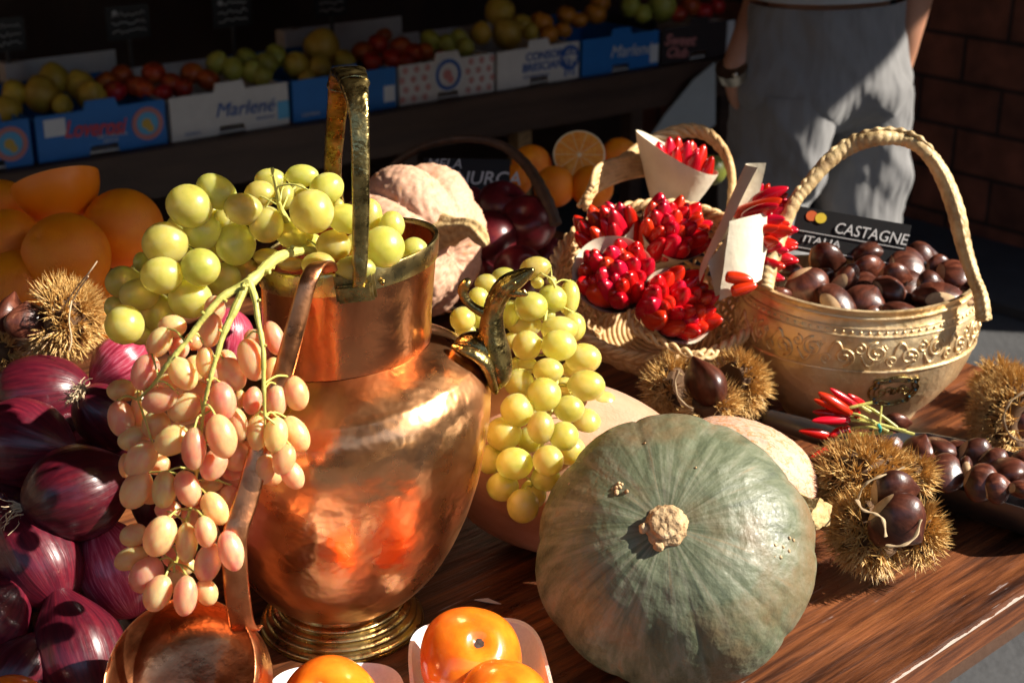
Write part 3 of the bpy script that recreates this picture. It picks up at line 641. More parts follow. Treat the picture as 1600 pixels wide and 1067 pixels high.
    for (z, rx, ry) in ((.086, .162, .124), (.10, .165, .125), (.2, .165, .12), (.33, .185, .125), (.42, .15, .11), (.47, .07, .07)):
        rows.append([H(rx*math.cos(2*PI*i/64), ry*math.sin(2*PI*i/64), z + .006*math.sin(i*.6)*(z < .08)) + V((math.cos(2*PI*i/64), math.sin(2*PI*i/64), 0))*.006*mnoise.noise(V((i*.3, z*9, 0))) for i in range(64)])
    g.grid(rows, True)
    for s, e in ((-1, el), (1, er)): g.tube([H(s*.14, 0, .40), H(s*.19, 0, .34), (H(s*.19, 0, .34)+e)/2 + V((0, 0, .02))], [.075, .066, .062], 16)
    obj('shirt', g, MT['shirt'], t)
    g = G(); g.tube([wr-hd*.012, wr+hd*.012], .034, 14, flat=.9); g.ball(wr+V((0, -.033, 0)), .006, 10, 8); obj('watch', g, MT['watch'], t)
    for s in (-1, 1):
        g = G(); g.ball((0, 0, 0), 1, 18, 10, M=Matrix.Translation(H(s*.095, .07, GZ+.042-zw)) @ Matrix.Rotation(math.radians(27), 4, 'Z') @ Matrix.Diagonal((.05, .15, .042, 1))); obj('shoe', g, MT['shoe'], t)
person()

# ================================================================== copper jug
JX = W(540, 700, 1.17).x; JY = 1.048
def J(x, y, z): return V((JX+x, JY+y, z))
KS = .13                                   # hand-made jug: neck and shoulder run up to the right
def shr(p):
    q = V(p); q.z += KS*(p[0]-JX)*sstep(.10, .23, p[2]); q.x += -.009+.060*p[2]; return q
jug = thing('copper_jug', J(0, 0, 0), 'large hammered copper jug with brass foot, dragon spout and tall brass handle, full of grapes', 'jug')
def dent(p, amp, sc): return p*1
prof = spline([(.0455, .024), (.055, .030), (.068, .042), (.084, .064), (.096, .092), (.1055, .125), (.1125, .160), (.1140, .185), (.1105, .205), (.102, .219)], 7) + spline([(.101, .2205), (.085, .232), (.0655, .242)], 5)
g = G()
def jfn(r, z, a):
    n = mnoise.noise(V((math.cos(a)*r*22, math.sin(a)*r*22, z*22))); n2 = mnoise.noise(V((math.cos(a)*r*60, math.sin(a)*r*60, z*60+5)))
    return r + .0016*n + .0005*n2, z + (.0009*n if z > .05 else 0)
g.lathe(prof, Matrix.Translation(J(0, 0, 0)), 128, fn=jfn); g.v = [shr(p) for p in g.v]
obj('body', g, MT['copper'], jug, sharp=50)
g = G()
def nfn(r, z, a): return r+.0006*mnoise.noise(V((math.cos(a)*2.2, math.sin(a)*2.2, z*20))), z
g.lathe(spline([(.0650, .236), (.0652, .244), (.0645, .26), (.0650, .285), (.0658, .309)], 6), Matrix.Translation(J(0, 0, 0)), 96, fn=nfn)
g.lathe([(.0625, .322), (.0625, .30), (.060, .25), (.0, .245)], Matrix.Translation(J(0, 0, 0)), 96)
g.v = [shr(p) for p in g.v]; obj('neck', g, MT['copper_neck'], jug)
g = G(); g.lathe([(.0655, .3075), (.0672, .308), (.0676, .310), (.0678, .3225), (.0668, .3245), (.0645, .3245), (.0635, .323), (.0635, .25)], Matrix.Translation(J(0, 0, 0)), 128); g.v = [shr(p) for p in g.v]
obj('rim', g, MT['brass'], jug)
pf = [(.0440, .029), (.0465, .027), (.0475, .0225)]
for i in range(4):
    r = .0495+.0046*i; z = .0225-.0055*i
    pf += [(r, z-.0002), (r+.0028, z-.0012), (r+.0033, z-.003), (r+.0022, z-.0046)]
pf += [(.0672, .0015), (.0665, .0), (.0, .0)]
g = G(); g.lathe(pf, Matrix.Translation(J(-.008, 0, 0)), 96); obj('foot', g, MT['brass'], jug, sharp=60)
# lug and bail
lug = PY(556, 441, .982)
g = G(); g.box(lug+V((0, -.0045, -.001)), .0285, .009, .0225, Matrix.Rotation(.05, 3, 'Z') @ Matrix.Rotation(-.12, 3, 'Y'))
g.box(lug+V((.0, -.010, -.0045)), .026, .006, .013, Matrix.Rotation(-.1, 3, 'Y'))
me = None
lo = obj('lug', g, MT['old_brass'], jug, smooth=False)
bm = bmesh.new(); bm.from_mesh(lo.data); bmesh.ops.bevel(bm, geom=bm.edges[:], offset=.0018, segments=2, affect='EDGES'); bm.to_mesh(lo.data); bm.free()
g = G(); g.ball(PY(598, 441, .985), .0022, 10, 6); obj('rivet', g, MT['old_brass'], jug)
g = G(); g.box(PY(545, 352, 1.118), .026, .006, .022); obj('lug', g, MT['old_brass'], jug, smooth=False)
hp = spline([(*PY(560, 452, .974), .0045), (*PY(562, 425, .972), .0050), (*PY(563, 380, .974), .0058), (*PY(564, 310, .976), .0060), (*PY(563, 240, .980), .0063), (*PY(560, 170, .990), .0072),
             (*PY(553, 130, 1.010), .0100), (*PY(545, 114, 1.038), .0118), (*PY(537, 122, 1.068), .0112), (*PY(530, 150, 1.09), .0085), (*PY(524, 200, 1.106), .0075), (*PY(520, 270, 1.112), .0068), (*PY(528, 345, 1.116), .007)], 8)
pts = [V(p[:3]) for p in hp]; rr = [p[3] for p in hp]
# strap: rectangular rounded section, wide side along x
g = G(); rows = []
for i, p in enumerate(pts):
    t = (pts[min(i+1, len(pts)-1)]-pts[max(i-1, 0)]).normalized(); wv = V((1, .12, 0)); wv = (wv-t*wv.dot(t)).normalized(); nv = t.cross(wv); row = []
    for k in range(20):
        a = 2*PI*k/20; c, s_ = math.cos(a), math.sin(a); e = .55
        ww = rr[i]*(abs(c)**e)*(1 if c >= 0 else -1); hh = (.0034+.10*rr[i])*(abs(s_)**e)*(1 if s_ >= 0 else -1)
        row.append(p+wv*ww*(1+.04*mnoise.noise(V((i*.3, 0, 0))))+nv*(hh+.0005*mnoise.noise(V((i*.35, k*.3, 2)))))
    rows.append(row)
g.grid(rows, True, True, True); ho = obj('handle', g, MT['old_brass'], jug, sharp=50)
for i in (48, 68):
    g = G()
    t = (pts[i+1]-pts[i-1]).normalized(); wv = V((1, .12, 0)); nv = t.cross(wv).normalized()
    g.grid([[pts[i]+t*o_+wv*rr[i]*q*math.cos(2*PI*k/16)+nv*.0058*q*math.sin(2*PI*k/16) for k in range(16)] for o_, q in ((-.0012, 1.0), (-.0008, 1.1), (.0008, 1.1), (.0012, 1.0))], True); obj('binding', g, MT['old_brass'], ho)
# dragon spout
def cF(x, y): return 660+x/4.445, 400+y/4.445
def spt(x, y, Y): return PY(*cF(x, y), Y)
SPY = 1.045
sp = spline([(*spt(520, 905, SPY), .0040), (*spt(528, 840, SPY), .0095), (*spt(520, 760, SPY), .0115), (*spt(500, 660, SPY), .0120), (*spt(485, 560, SPY), .0105), (*spt(482, 470, SPY), .0090), (*spt(490, 390, SPY), .0080), (*spt(515, 310, SPY-.002), .0074),
             (*spt(560, 235, SPY-.004), .0078), (*spt(620, 185, SPY-.006), .0074), (*spt(680, 150, SPY-.008), .0058), (*spt(730, 118, SPY-.010), .0038), (*spt(772, 92, SPY-.012), .0014)], 8)
g = G(); n = len(sp)
def hair(t, a): return 1 + (.075*math.cos(a*9+t*8) if .55 < t < .93 else .02*math.cos(a*4))*1
g.tube([p[:3] for p in sp], [p[3] for p in sp], 40, flat=1.15, mod=hair, ref=(0, -1, 0))
spo = obj('spout', g, MT['old_brass'], jug, sharp=0)
g = G(); cp = spline([(*spt(430, 395, SPY), .0042), (*spt(385, 375, SPY), .0036), (*spt(340, 345, SPY), .0034), (*spt(300, 300, SPY), .0036), (*spt(280, 250, SPY), .0038), (*spt(288, 212, SPY), .0042), (*spt(312, 197, SPY), .0050), (*spt(330, 198, SPY), .0040)], 6)
g.tube([p[:3] for p in cp], [p[3] for p in cp], 14); obj('curl', g, MT['old_brass'], spo)
g = G(); cp = spline([(*spt(600, 245, SPY-.008), .0045), (*spt(650, 258, SPY-.009), .0034), (*spt(695, 262, SPY-.010), .0024), (*spt(722, 268, SPY-.011), .0014), (*spt(700, 235, SPY-.011), .0012)], 5)
g.tube([p[:3] for p in cp], [p[3] for p in cp], 12); g.ball(spt(640, 190, SPY-.014), .0016, 8, 6); obj('jaw', g, MT['old_brass'], spo)
g = G(); cp = spline([(*spt(215, 625, SPY-.012), .0035), (*spt(300, 655, SPY-.017), .0055), (*spt(390, 700, SPY-.018), .0065), (*spt(450, 765, SPY-.015), .0072), (*spt(480, 850, SPY-.010), .0065), (*spt(505, 935, SPY-.004), .004)], 6)
g.tube([p[:3] for p in cp], [p[3] for p in cp], 14, flat=.7)
cp2 = spline([(*spt(225, 615, SPY), .003), (*spt(300, 600, SPY), .0095), (*spt(390, 620, SPY), .013), (*spt(460, 690, SPY), .0135), (*spt(500, 800, SPY), .011), (*spt(515, 915, SPY), .005)], 6)
g.tube([p[:3] for p in cp2], [p[3] for p in cp2], 16, flat=.8); obj('flange', g, MT['old_brass'], spo)

# ================================================================== ladle
def ladle():
    c = W(280, 1056, 1.00)
    nrm = V((-.24, -.62, .74)).normalized()      # opening faces up towards us
    t = thing('copper_ladle', V((c.x, c.y, 0)), 'copper ladle hooked over the jug rim, its deep bowl facing up at the lower left', 'ladle')
    M = axis_frame(c, nrm, 1, 1, 1)
    R = .0565; prof = [(R-.0014, .0), (R-.0006, .0008), (R, .0), (R+.0006, -.010), (R-.0005, -.030), (R-.008, -.043), (R-.02, -.049), (.0, -.050)]
    inn = [(.0, -.0478), (R-.021, -.0468), (R-.0095, -.041), (R-.0022, -.029), (R-.0012, -.010), (R-.0014, .0)]
    g = G(); g.lathe(inn+prof[1:], M, 96, fn=lambda r, z, a: (r*(1+.012*math.cos(2*a+1)), z+.0008*math.sin(3*a))); obj('bowl', g, MT['copper_ladle'], t, sharp=60)
    j0 = M @ V((R*.60, R*.80, -.012)); j1 = M @ V((R*.585, R*.78, .004))
    hp = spline([(*j0, .0085), (*j1, .0085), (*W(366, 850, .985), .0085), (*W(385, 780, .99), .0080), (*W(410, 690, .995), .0076), (*W(440, 590, .993), .0070), (*W(462, 510, .990), .0066), (*W(478, 450, .990), .0060), (*W(490, 422, .995), .0058),
                 (*W(500, 412, 1.004), .0056), (*W(512, 414, 1.014), .0056), (*W(516, 424, 1.020), .0054)], 7)
    pts = [V(p[:3]) for p in hp]; g = G(); rows = []
    for i, p in enumerate(pts):
        tt = (pts[min(i+1, len(pts)-1)]-pts[max(i-1, 0)]).normalized(); wv = V((.95, .25, 0)); wv = (wv-tt*wv.dot(tt)).normalized(); nv = tt.cross(wv)
        rows.append([p+wv*hp[i][3]*q+nv*h*(1 if abs(q) < .99 else .6) for q, h in ((-1, .0006), (-.8, .0016), (0, .0010), (.8, .0016), (1, .0006), (1, -.0006), (.8, -.0014), (0, -.0018), (-.8, -.0014), (-1, -.0006))])
    g.grid(rows, True, True, True); obj('handle', g, MT['copper_ladle'], t, sharp=60)
ladle()

# ================================================================== grapes
def grapefn(p):
    q = p.copy(); q = q*(1+.025*mnoise.noise(p*1.4)); q.y *= 1-.06*p.x; q.z *= 1-.06*p.x
    return q
def grape_meshes(mat, n=3):
    out = []
    for k in range(n):
        g = G()
        for_rot = V((k*3.1, k*1.7, 0))
        g.ball((0, 0, 0), 1, 28, 18, fn=lambda p: p*(1+.03*mnoise.noise(p*1.5+for_rot)))
        out.append(g.mesh('grape', mat, sharp=0))
    return out
gm = grape_meshes(MT['green_grape']); pm = grape_meshes(MT['pink_grape'])
def bunch(root, lst, conv, meshes, d0, stems, stemmat, pull=.76, ped=True, grow=1.0, slim=1.0):
    """lst: (x,y,a,b,angle,layer). Front grapes first; each later one settles behind those it would overlap"""
    placed = []
    lst = sorted([(*e, 0) if len(e) == 5 else (*e[:4], 0, 0) if len(e) == 4 else e for e in lst], key=lambda e: e[5])
    gp = G()
    for (x, y, a, b, ang, lay) in lst:
        px, py = conv(x, y); sc = conv.s; a, b = a/sc*grow, b/sc*grow*(slim if a > b*1.15 else 1)
        d = d0(px, py)+lay*.010
        for _ in range(70):
            c = W(px, py, d); A, B = ps(a, d), ps(b, d); r = (A+B)/2
            if all((c-c2).length > pull*(r+r2) for c2, r2, _b in placed): break
            d += .0015
        u = math.cos(math.radians(ang))*RT+math.sin(math.radians(ang))*UP; vv = -math.sin(math.radians(ang))*RT+math.cos(math.radians(ang))*UP
        put('grape', random.choice(meshes), frame(c, u, vv, -FW if False else u.cross(vv), A, B, (B*.97 if A > B else A)), root)
        placed.append((c, r, u*A if (u*A).z > 0 else -u*A))
    allp = [p for st in stems for p in st]
    for (c, r, u) in placed:
        if not ped: break
        top = c + (u if u.length > r*1.05 else V((0, 0, r)))
        best = min(allp, key=lambda p: (V(p[:3])-top).length); bp = V(best[:3])
        if .004 < (bp-top).length < .034:
            mid = (bp+top)/2 + V((0, 0, .003)) - FW*.001
            q = spline([tuple(bp), tuple(mid), tuple(top-(top-c)*.06)], 5); gp.tube(q, [.0007]*(len(q)-1)+[.0014], 6)
    if gp.v: obj('pedicel', gp, stemmat, root)
    for st in stems:
        g = G(); n = len(st); g.tube([p[:3] for p in st], [p[3]*(1+.10*math.sin(i*1.3)+.08*math.sin(i*3.1)) for i, p in enumerate(st)], 10)
        for i in range(2, n-2, 5):
            p = V(st[i][:3]); dd = V((random.uniform(-1, 1), -.4, random.uniform(-1, 1))).normalized(); g.tube([p, p+dd*st[i][3]*1.9], [st[i][3]*.5, st[i][3]*.42], 6)
        obj('stem', g, stemmat, root)
    return placed
def mk(ox, oy, s):
    f = lambda x, y: (ox+x/s, oy+y/s); f.s = s; return f

# green bunch in the jug and over its left side
cC = mk(150, 240, 3.333); cD = mk(400, 240, 4.447)
gb = thing('green_grape_bunch', J(0, 0, .30), 'pale green grape bunch heaped in the copper jug mouth and hanging over its left side', 'grapes', 'bunches of green grapes')
def toC(e):   # express crop D numbers in crop C numbers
    x, y = cD(e[0], e[1]); k = 3.333/4.447
    return ((x-150)*3.333, (y-240)*3.333, e[2]*k, e[3]*k)+tuple(e[4:])
LC = [(485, 275, 118, 108, -30, 0), (628, 200, 110, 82, -35, 1), (768, 290, 100, 80, -10, 0), (553, 405, 97, 93, 0, 0), (360, 468, 115, 108, 0, 0), (545, 592, 98, 96, 0, -1), (343, 635, 106, 93, 0, -1),
      (490, 755, 110, 100, 0, 1), (728, 472, 100, 108, 0, 2), (888, 370, 86, 92, 0, 0), (665, 658, 88, 88, 0, 3), (225, 735, 100, 80, 0, 2), (140, 670, 88, 82, 0, 3), (150, 892, 98, 98, 0, 1), (95, 800, 50, 55, 0, 4),
      (320, 830, 90, 100, 0, 4), (235, 565, 40, 50, 0, 4), (855, 215, 80, 70, 0, 2), (908, 140, 80, 60, 0, 3), (665, 340, 50, 50, 0, 3), (600, 300, 40, 38, 0, 4), (230, 945, 60, 50, 0, 4),
      (430, 380, 60, 60, 0, 5), (620, 500, 70, 70, 0, 6), (780, 620, 70, 70, 0, 6), (450, 560, 80, 80, 0, 6), (250, 640, 80, 80, 0, 7)]
LD = [(390, 405, 148, 148, 0, -1), (490, 245, 120, 105, 30, 1), (320, 155, 112, 76, 0, 3), (200, 300, 65, 90, 0, 2), (290, 310, 80, 95, 0, 3), (270, 555, 125, 110, 0, 2), (630, 455, 100, 130, 80, 0), (790, 430, 85, 115, 0, 2),
      (945, 500, 85, 98, 0, 1), (885, 650, 142, 140, 0, -1), (540, 640, 118, 105, 0, 1), (435, 775, 115, 85, 0, -1), (690, 800, 140, 85, 0, -2), (1100, 675, 92, 90, 0, 2), (980, 770, 48, 50, 0, 1), (570, 370, 45, 55, 0, 4),
      (80, 720, 95, 60, 0, 3), (250, 770, 95, 50, 0, 2), (690, 640, 80, 80, 0, 5), (400, 620, 60, 60, 0, 6), (1020, 720, 70, 70, 0, 6)]
def d0g(px, py):
    if px > 395: return 1.052 if py > 300 else 1.060
    return 1.046 - .02*sstep(400, 540, py)
st = [spline([(*W(425, 262, 1.035), .0012), (*W(433, 300, 1.045), .0016), (*W(440, 330, 1.06), .0022), (*W(470, 380, 1.075), .0024)], 5), spline([(*W(425, 400, 1.10), .0022), (*W(330, 400, 1.10), .0022), (*W(260, 460, 1.09), .0016)], 5)]
bunch(gb, LC+[toC(e) for e in LD], cC, gm, d0g, st, MT['stem_green'], .74, grow=1.05)

# pink bunch in front of the jug
cA = mk(150, 460, 3.557)
A_ = [(425, 178, 75, 65, 0, 2), (352, 265, 85, 68, 60, 1), (638, 200, 92, 65, 80, 1), (460, 300, 60, 55, 90, 3), (275, 432, 100, 78, 70, 0), (483, 440, 97, 75, -55, 0), (607, 372, 85, 52, 90, 1), (358, 585, 100, 72, 20, 0), (495, 628, 98, 78, 30, 1),
      (755, 442, 95, 78, -60, 1), (863, 362, 115, 75, -75, 0), (705, 590, 103, 75, -80, 0), (697, 790, 120, 85, -75, -1), (543, 857, 112, 70, 88, -1), (425, 810, 100, 82, 30, 0), (787, 720, 92, 58, -75, 1), (655, 945, 90, 72, 60, 1), (1110, 550, 95, 72, -75, 1),
      (1003, 590, 90, 60, 90, 1), (1000, 780, 97, 68, 85, 0), (1110, 775, 105, 70, -60, 1), (893, 768, 95, 58, 90, 1), (1045, 915, 85, 65, 70, 0), (1090, 1000, 85, 62, -60, 1), (930, 960, 95, 70, 80, 2), (145, 535, 80, 65, 0, 3), (140, 690, 100, 75, 100, 2),
      (208, 800, 85, 68, 20, 2), (250, 915, 110, 85, 55, 1), (335, 725, 80, 75, 80, 2), (240, 640, 100, 50, 85, 3), (780, 900, 80, 75, 90, 3), (990, 245, 95, 58, -70, 4), (875, 240, 50, 45, 0, 5), (660, 80, 70, 60, 90, 4), (870, 590, 75, 55, 80, 4),
      (860, 890, 80, 60, 90, 4), (550, 410, 70, 60, 90, 3), (980, 1000, 60, 60, 0, 4), (760, 990, 60, 45, 0, 4), (660, 450, 60, 60, 0, 4), (800, 580, 50, 34, 90, 4), (400, 490, 60, 50, 0, 4), (544, 260, 50, 50, 0, 4), (165, 950, 65, 40, 90, 3), (975, 430, 80, 50, 80, 4),
      (620, 680, 60, 60, 0, 5), (560, 540, 70, 60, 0, 5), (720, 370, 60, 60, 0, 5)]
B_ = [(225, 230, 110, 85, 60, 1), (380, 230, 100, 70, 85, 1), (510, 225, 100, 73, -70, 1), (660, 335, 95, 70, -60, 1), (610, 465, 85, 62, -80, 0), (750, 570, 110, 72, -75, 0), (356, 487, 115, 88, 65, 0), (503, 525, 108, 62, 90, 1), (210, 483, 75, 65, 20, 2),
      (195, 610, 95, 65, 25, 2), (622, 635, 108, 75, 75, 1), (280, 703, 105, 90, 50, 1), (343, 805, 102, 78, 65, 0), (497, 820, 108, 68, 85, 0), (615, 800, 75, 62, -70, 1), (440, 740, 60, 55, 80, 2), (735, 280, 75, 55, 80, 3), (400, 340, 70, 60, 0, 3),
      (300, 250, 60, 60, 0, 4), (640, 200, 60, 45, 0, 4), (520, 380, 60, 50, 90, 4), (480, 650, 70, 60, 0, 4), (430, 600, 60, 60, 0, 4), (580, 300, 55, 45, 0, 5), (340, 90, 70, 60, 0, 4)]
pk = thing('pink_grape_bunch', W(390, 440, .99), 'long pink-amber grape bunch on a forked green stem hanging in front of the copper jug', 'grapes')
sA = [spline([(*W(490, 392, 1.075), .0030), (*W(460, 393, 1.045), .0034), (*W(430, 405, 1.012), .0038), (*W(405, 428, .988), .0036), (*W(385, 445, .978), .0042)], 6),
      spline([(*W(387, 444, .978), .0034), (*W(350, 462, .972), .0026), (*W(322, 492, .968), .0022), (*W(290, 535, .965), .0018), (*W(262, 568, .965), .0016), (*W(240, 600, .975), .0012), (*W(215, 625, .985), .0009)], 6),
      spline([(*W(384, 446, .977), .0036), (*W(366, 485, .970), .0028), (*W(350, 520, .966), .0022), (*W(336, 565, .963), .0017), (*W(325, 605, .964), .0014), (*W(318, 640, .972), .0012), (*W(312, 700, .990), .0012), (*W(300, 780, .995), .0012), (*W(275, 880, .995), .001)], 6),
      spline([(*W(388, 440, .978), .0032), (*W(398, 465, .972), .0022), (*W(403, 500, .969), .0018), (*W(411, 545, .968), .0017), (*W(412, 600, .970), .0014), (*W(414, 650, .975), .001)], 6)]
def d0p(px, py): return .975 + .012*sstep(380, 460, px) - .004*sstep(700, 900, py) + .014*sstep(300, 180, px)
bunch(pk, A_+[(e[0], e[1]+240*3.557, *e[2:]) for e in B_], cA, pm, d0p, sA, MT['stem_green'], .66, grow=1.06, slim=.93)

# green bunch right of the jug
cE = mk(680, 380, 2.2235)
E_ = [(348, 88, 53, 40, 10, 3), (332, 220, 57, 50, 0, 1), (408, 192, 50, 45, -30, 2), (465, 190, 60, 36, 85, 4), (430, 355, 60, 52, 0, 0), (318, 355, 50, 50, 0, 1), (430, 300, 62, 45, 0, 2), (480, 290, 50, 42, 90, 4), (515, 400, 62, 50, 0, 2), (392, 442, 52, 42, 0, 1),
      (378, 525, 58, 57, 0, -1), (525, 495, 65, 52, 0, 1), (465, 575, 52, 46, 0, 1), (367, 640, 55, 46, 90, 0), (447, 670, 50, 50, 0, 1), (285, 580, 57, 57, 0, 0), (238, 662, 60, 58, 0, 2), (292, 485, 52, 48, 0, 3), (577, 560, 57, 46, 0, 4), (275, 765, 63, 55, 0, 1),
      (393, 755, 53, 52, 0, 0), (385, 815, 50, 45, 0, 2), (305, 912, 58, 54, 90, 1), (235, 845, 55, 50, 0, 3), (190, 750, 45, 50, 0, 4), (525, 630, 50, 55, 0, 4), (470, 720, 50, 50, 0, 4), (330, 680, 45, 45, 0, 4), (340, 870, 45, 50, 0, 4), (95, 265, 43, 43, 0, 1),
      (180, 140, 42, 32, 0, 3), (240, 115, 42, 30, 0, 3), (150, 190, 36, 36, 0, 2), (105, 305, 36, 26, 0, 2), (262, 245, 45, 30, 90, 3), (245, 270, 25, 20, 90, 4), (310, 285, 60, 40, 0, 4), (320, 425, 35, 30, 0, 4), (450, 500, 40, 34, 0, 4), (265, 340, 34, 28, 0, 4),
      (275, 430, 32, 30, 0, 4), (390, 250, 28, 24, 0, 3), (470, 440, 34, 30, 0, 5), (355, 138, 22, 20, 0, 1), (408, 130, 14, 12, 0, 1), (350, 600, 40, 40, 0, 5), (500, 560, 40, 40, 0, 5), (160, 260, 40, 36, 0, 3)]
rb = thing('green_grape_bunch', W(800, 700, 1.28), 'yellow-green grape bunch lying between the dragon spout and the green pumpkin', 'grapes', 'bunches of green grapes')
def d0r(px, py): return 1.170 + .13*sstep(760, 420, py) + .02*sstep(880, 950, px)
sR = [spline([(*W(862, 448, 1.31), .0014), (*W(850, 520, 1.30), .0018), (*W(870, 590, 1.26), .0018), (*W(850, 680, 1.22), .0016), (*W(830, 760, 1.20), .0013)], 6),
      spline([(*W(850, 430, 1.30), .0008), (*W(862, 437, 1.30), .0012), (*W(868, 450, 1.30), .0012)], 4)]
bunch(rb, E_, cE, gm, d0r, sR, MT['stem_green'], .74, grow=1.04)

# ================================================================== pumpkins and squash
def pumpkin_mesh(n, lobes, depth, flat, seg=200, ring=90, dimple=.18, wart=0, ws=10, seed=0, irr=.03):
    g = G()
    def fn(p):
        a = math.atan2(p.y, p.x); r = math.hypot(p.x, p.y); aw = a+.12*mnoise.noise(V((math.cos(a)*2, math.sin(a)*2, seed)))
        c = abs(math.cos(aw*lobes/2)); k = 1-depth*(1-c**.45)*min(1, r*1.6)
        q = V((p.x*k, p.y*k, p.z*flat)); top = math.exp(-(r/.30)**2); q.z -= dimple*flat*top*(1 if p.z > 0 else -1)
        q = q*(1+irr*mnoise.noise(p*1.3+V((seed, 0, 0))))
        if wart: 
            w_ = mnoise.noise(q*ws)+.5*mnoise.noise(q*ws*2.3); q = q+p*wart*w_
        return q
    g.ball((0, 0, 0), 1, seg, ring, fn=fn); return g
def corky_stem(g, c, axis, r, h, seed=0, flare=1.3):
    x0 = axis_frame(c, axis, 1, 1, 1)
    prof = [(r*flare*1.1, -h*.25), (r*flare, 0), (r*1.05, h*.25), (r*.85, h*.55), (r*.9, h*.85), (r*.75, h), (r*.3, h*1.02), (0.0001, h*.98)]
    prof = spline(prof, 4)
    g.lathe(prof, x0, 40, fn=lambda rr, z, a: (rr*(1+.16*mnoise.noise(V((math.cos(a)*2.6, math.sin(a)*2.6, z/h*3+seed)))+.10*mnoise.noise(V((math.cos(a)*7, math.sin(a)*7, z/h*6+seed)))), z+h*.12*mnoise.noise(V((rr/r*4*math.cos(a), rr/r*4*math.sin(a), seed)))))
# green pumpkin
pc = W(1052, 864, 1.14); pc.z = .0915
pax = V((-.17, -.70, .69)).normalized()
gp = thing('green_pumpkin', V((pc.x, pc.y, 0)), 'big round grey-green pumpkin with corky stem scar, lying on its side in the foreground', 'pumpkin')
g = pumpkin_mesh(0, 10, .035, .72, irr=.045, dimple=.07, wart=.006, ws=7, seed=2, seg=240, ring=120)
me = g.mesh('rind', MT['pumpkin'], sharp=0); Rp = .1075
put('rind', me, axis_frame(pc, pax, Rp, Rp, Rp, .4), gp)
g = G(); tip = pc+pax*Rp*.665; corky_stem(g, tip, pax, .0130, .008, 4, 1.2)
for a in (3.4, 4.5):
    M = axis_frame(tip, pax, 1, 1, 1); q = M @ V((math.cos(a)*.0165, math.sin(a)*.0165, .002)); g.ball(q, .0040, 14, 9, fn=lambda p: p*(1+.3*mnoise.noise(p*2+V((a, 0, 0)))))
obj('stem', g, MT['corky'], gp, sharp=0)
g = G(); random.seed(5)
for i in range(26):
    px, py = random.choice([(975+random.gauss(0, 20), 692+random.gauss(0, 6)), (1225+random.gauss(0, 12), 868+random.gauss(0, 12)), (965+random.gauss(0, 6), 765+random.gauss(0, 5)), (1030+random.gauss(0, 90), 850+random.gauss(0, 90))])
    r_ = ray(px, py).normalized(); # intersect the rind ellipsoid
    Mi = axis_frame(pc, pax, Rp*.985, Rp*.985, Rp*.705).inverted(); o_ = Mi @ CAM; dd = (Mi.to_3x3() @ r_)
    A2 = dd.dot(dd); B2 = 2*o_.dot(dd); C2 = o_.dot(o_)-1; D2 = B2*B2-4*A2*C2
    if D2 > 0: g = G(); g.ball(CAM+r_*((-B2-math.sqrt(D2))/(2*A2)), random.uniform(.0008, .0018), 8, 5); obj('wart', g, MT['corky'], gp, sharp=0)
# smooth long squash behind it
sc_ = onz(890, 728, .078); g = G()
def sqfn(p):
    k = 1-.10*p.x+.03*math.cos(math.atan2(p.z, p.y)*8)*(1-abs(p.x)); q = V((p.x, p.y*k, p.z*k)); return q*(1+.03*mnoise.noise(p*1.5))
sx = (onz(1040, 745, .078)-onz(750, 700, .078)).normalized()
Ms = frame(sc_, sx, ZZ.cross(sx), ZZ, .118, .080, .078)
g.ball((0, 0, 0), 1, 96, 48, fn=sqfn)
sq = thing('long_squash', V((sc_.x, sc_.y, 0)), 'smooth flesh-coloured squash under the green grape bunch, behind the green pumpkin', 'squash')
put('rind', g.mesh('rind', MT['squash_skin'], sharp=0), Ms, sq)
g = G(); e = Ms @ V((-.98, 0, 0)); g.tube([e, e-sx*.02], [.008, .007], 10); obj('stem', g, MT['dry_stem'], sq)
# netted squash at the right
nc = onz(1146, 762, .064); nx = V((.90, -.28, -.10)).normalized()
ns = thing('netted_squash', V((nc.x, nc.y, 0)), 'rough salmon squash with orange cracks and woody stem, mostly hidden behind the green pumpkin', 'squash')
g = pumpkin_mesh(0, 10, .05, 1.25, 128, 80, dimple=.08, wart=.012, ws=16, seed=9)
Mn = axis_frame(nc, nx, .0625, .0625, .0625, .3); put('rind', g.mesh('rind', MT['net_skin'], sharp=0), Mn, ns)
g = G(); sp_ = spline([(*W(1236, 792, 1.235), .016), (*W(1252, 795, 1.225), .012), (*W(1266, 799, 1.215), .0105), (*W(1280, 803, 1.21), .0125), (*W(1284, 804, 1.208), .0115)], 5)
g.tube([p[:3] for p in sp_], [p[3] for p in sp_], 20, mod=lambda t, a: 1+.16*math.cos(5*a)); obj('stem', g, MT['dry_stem'], ns, sharp=60)
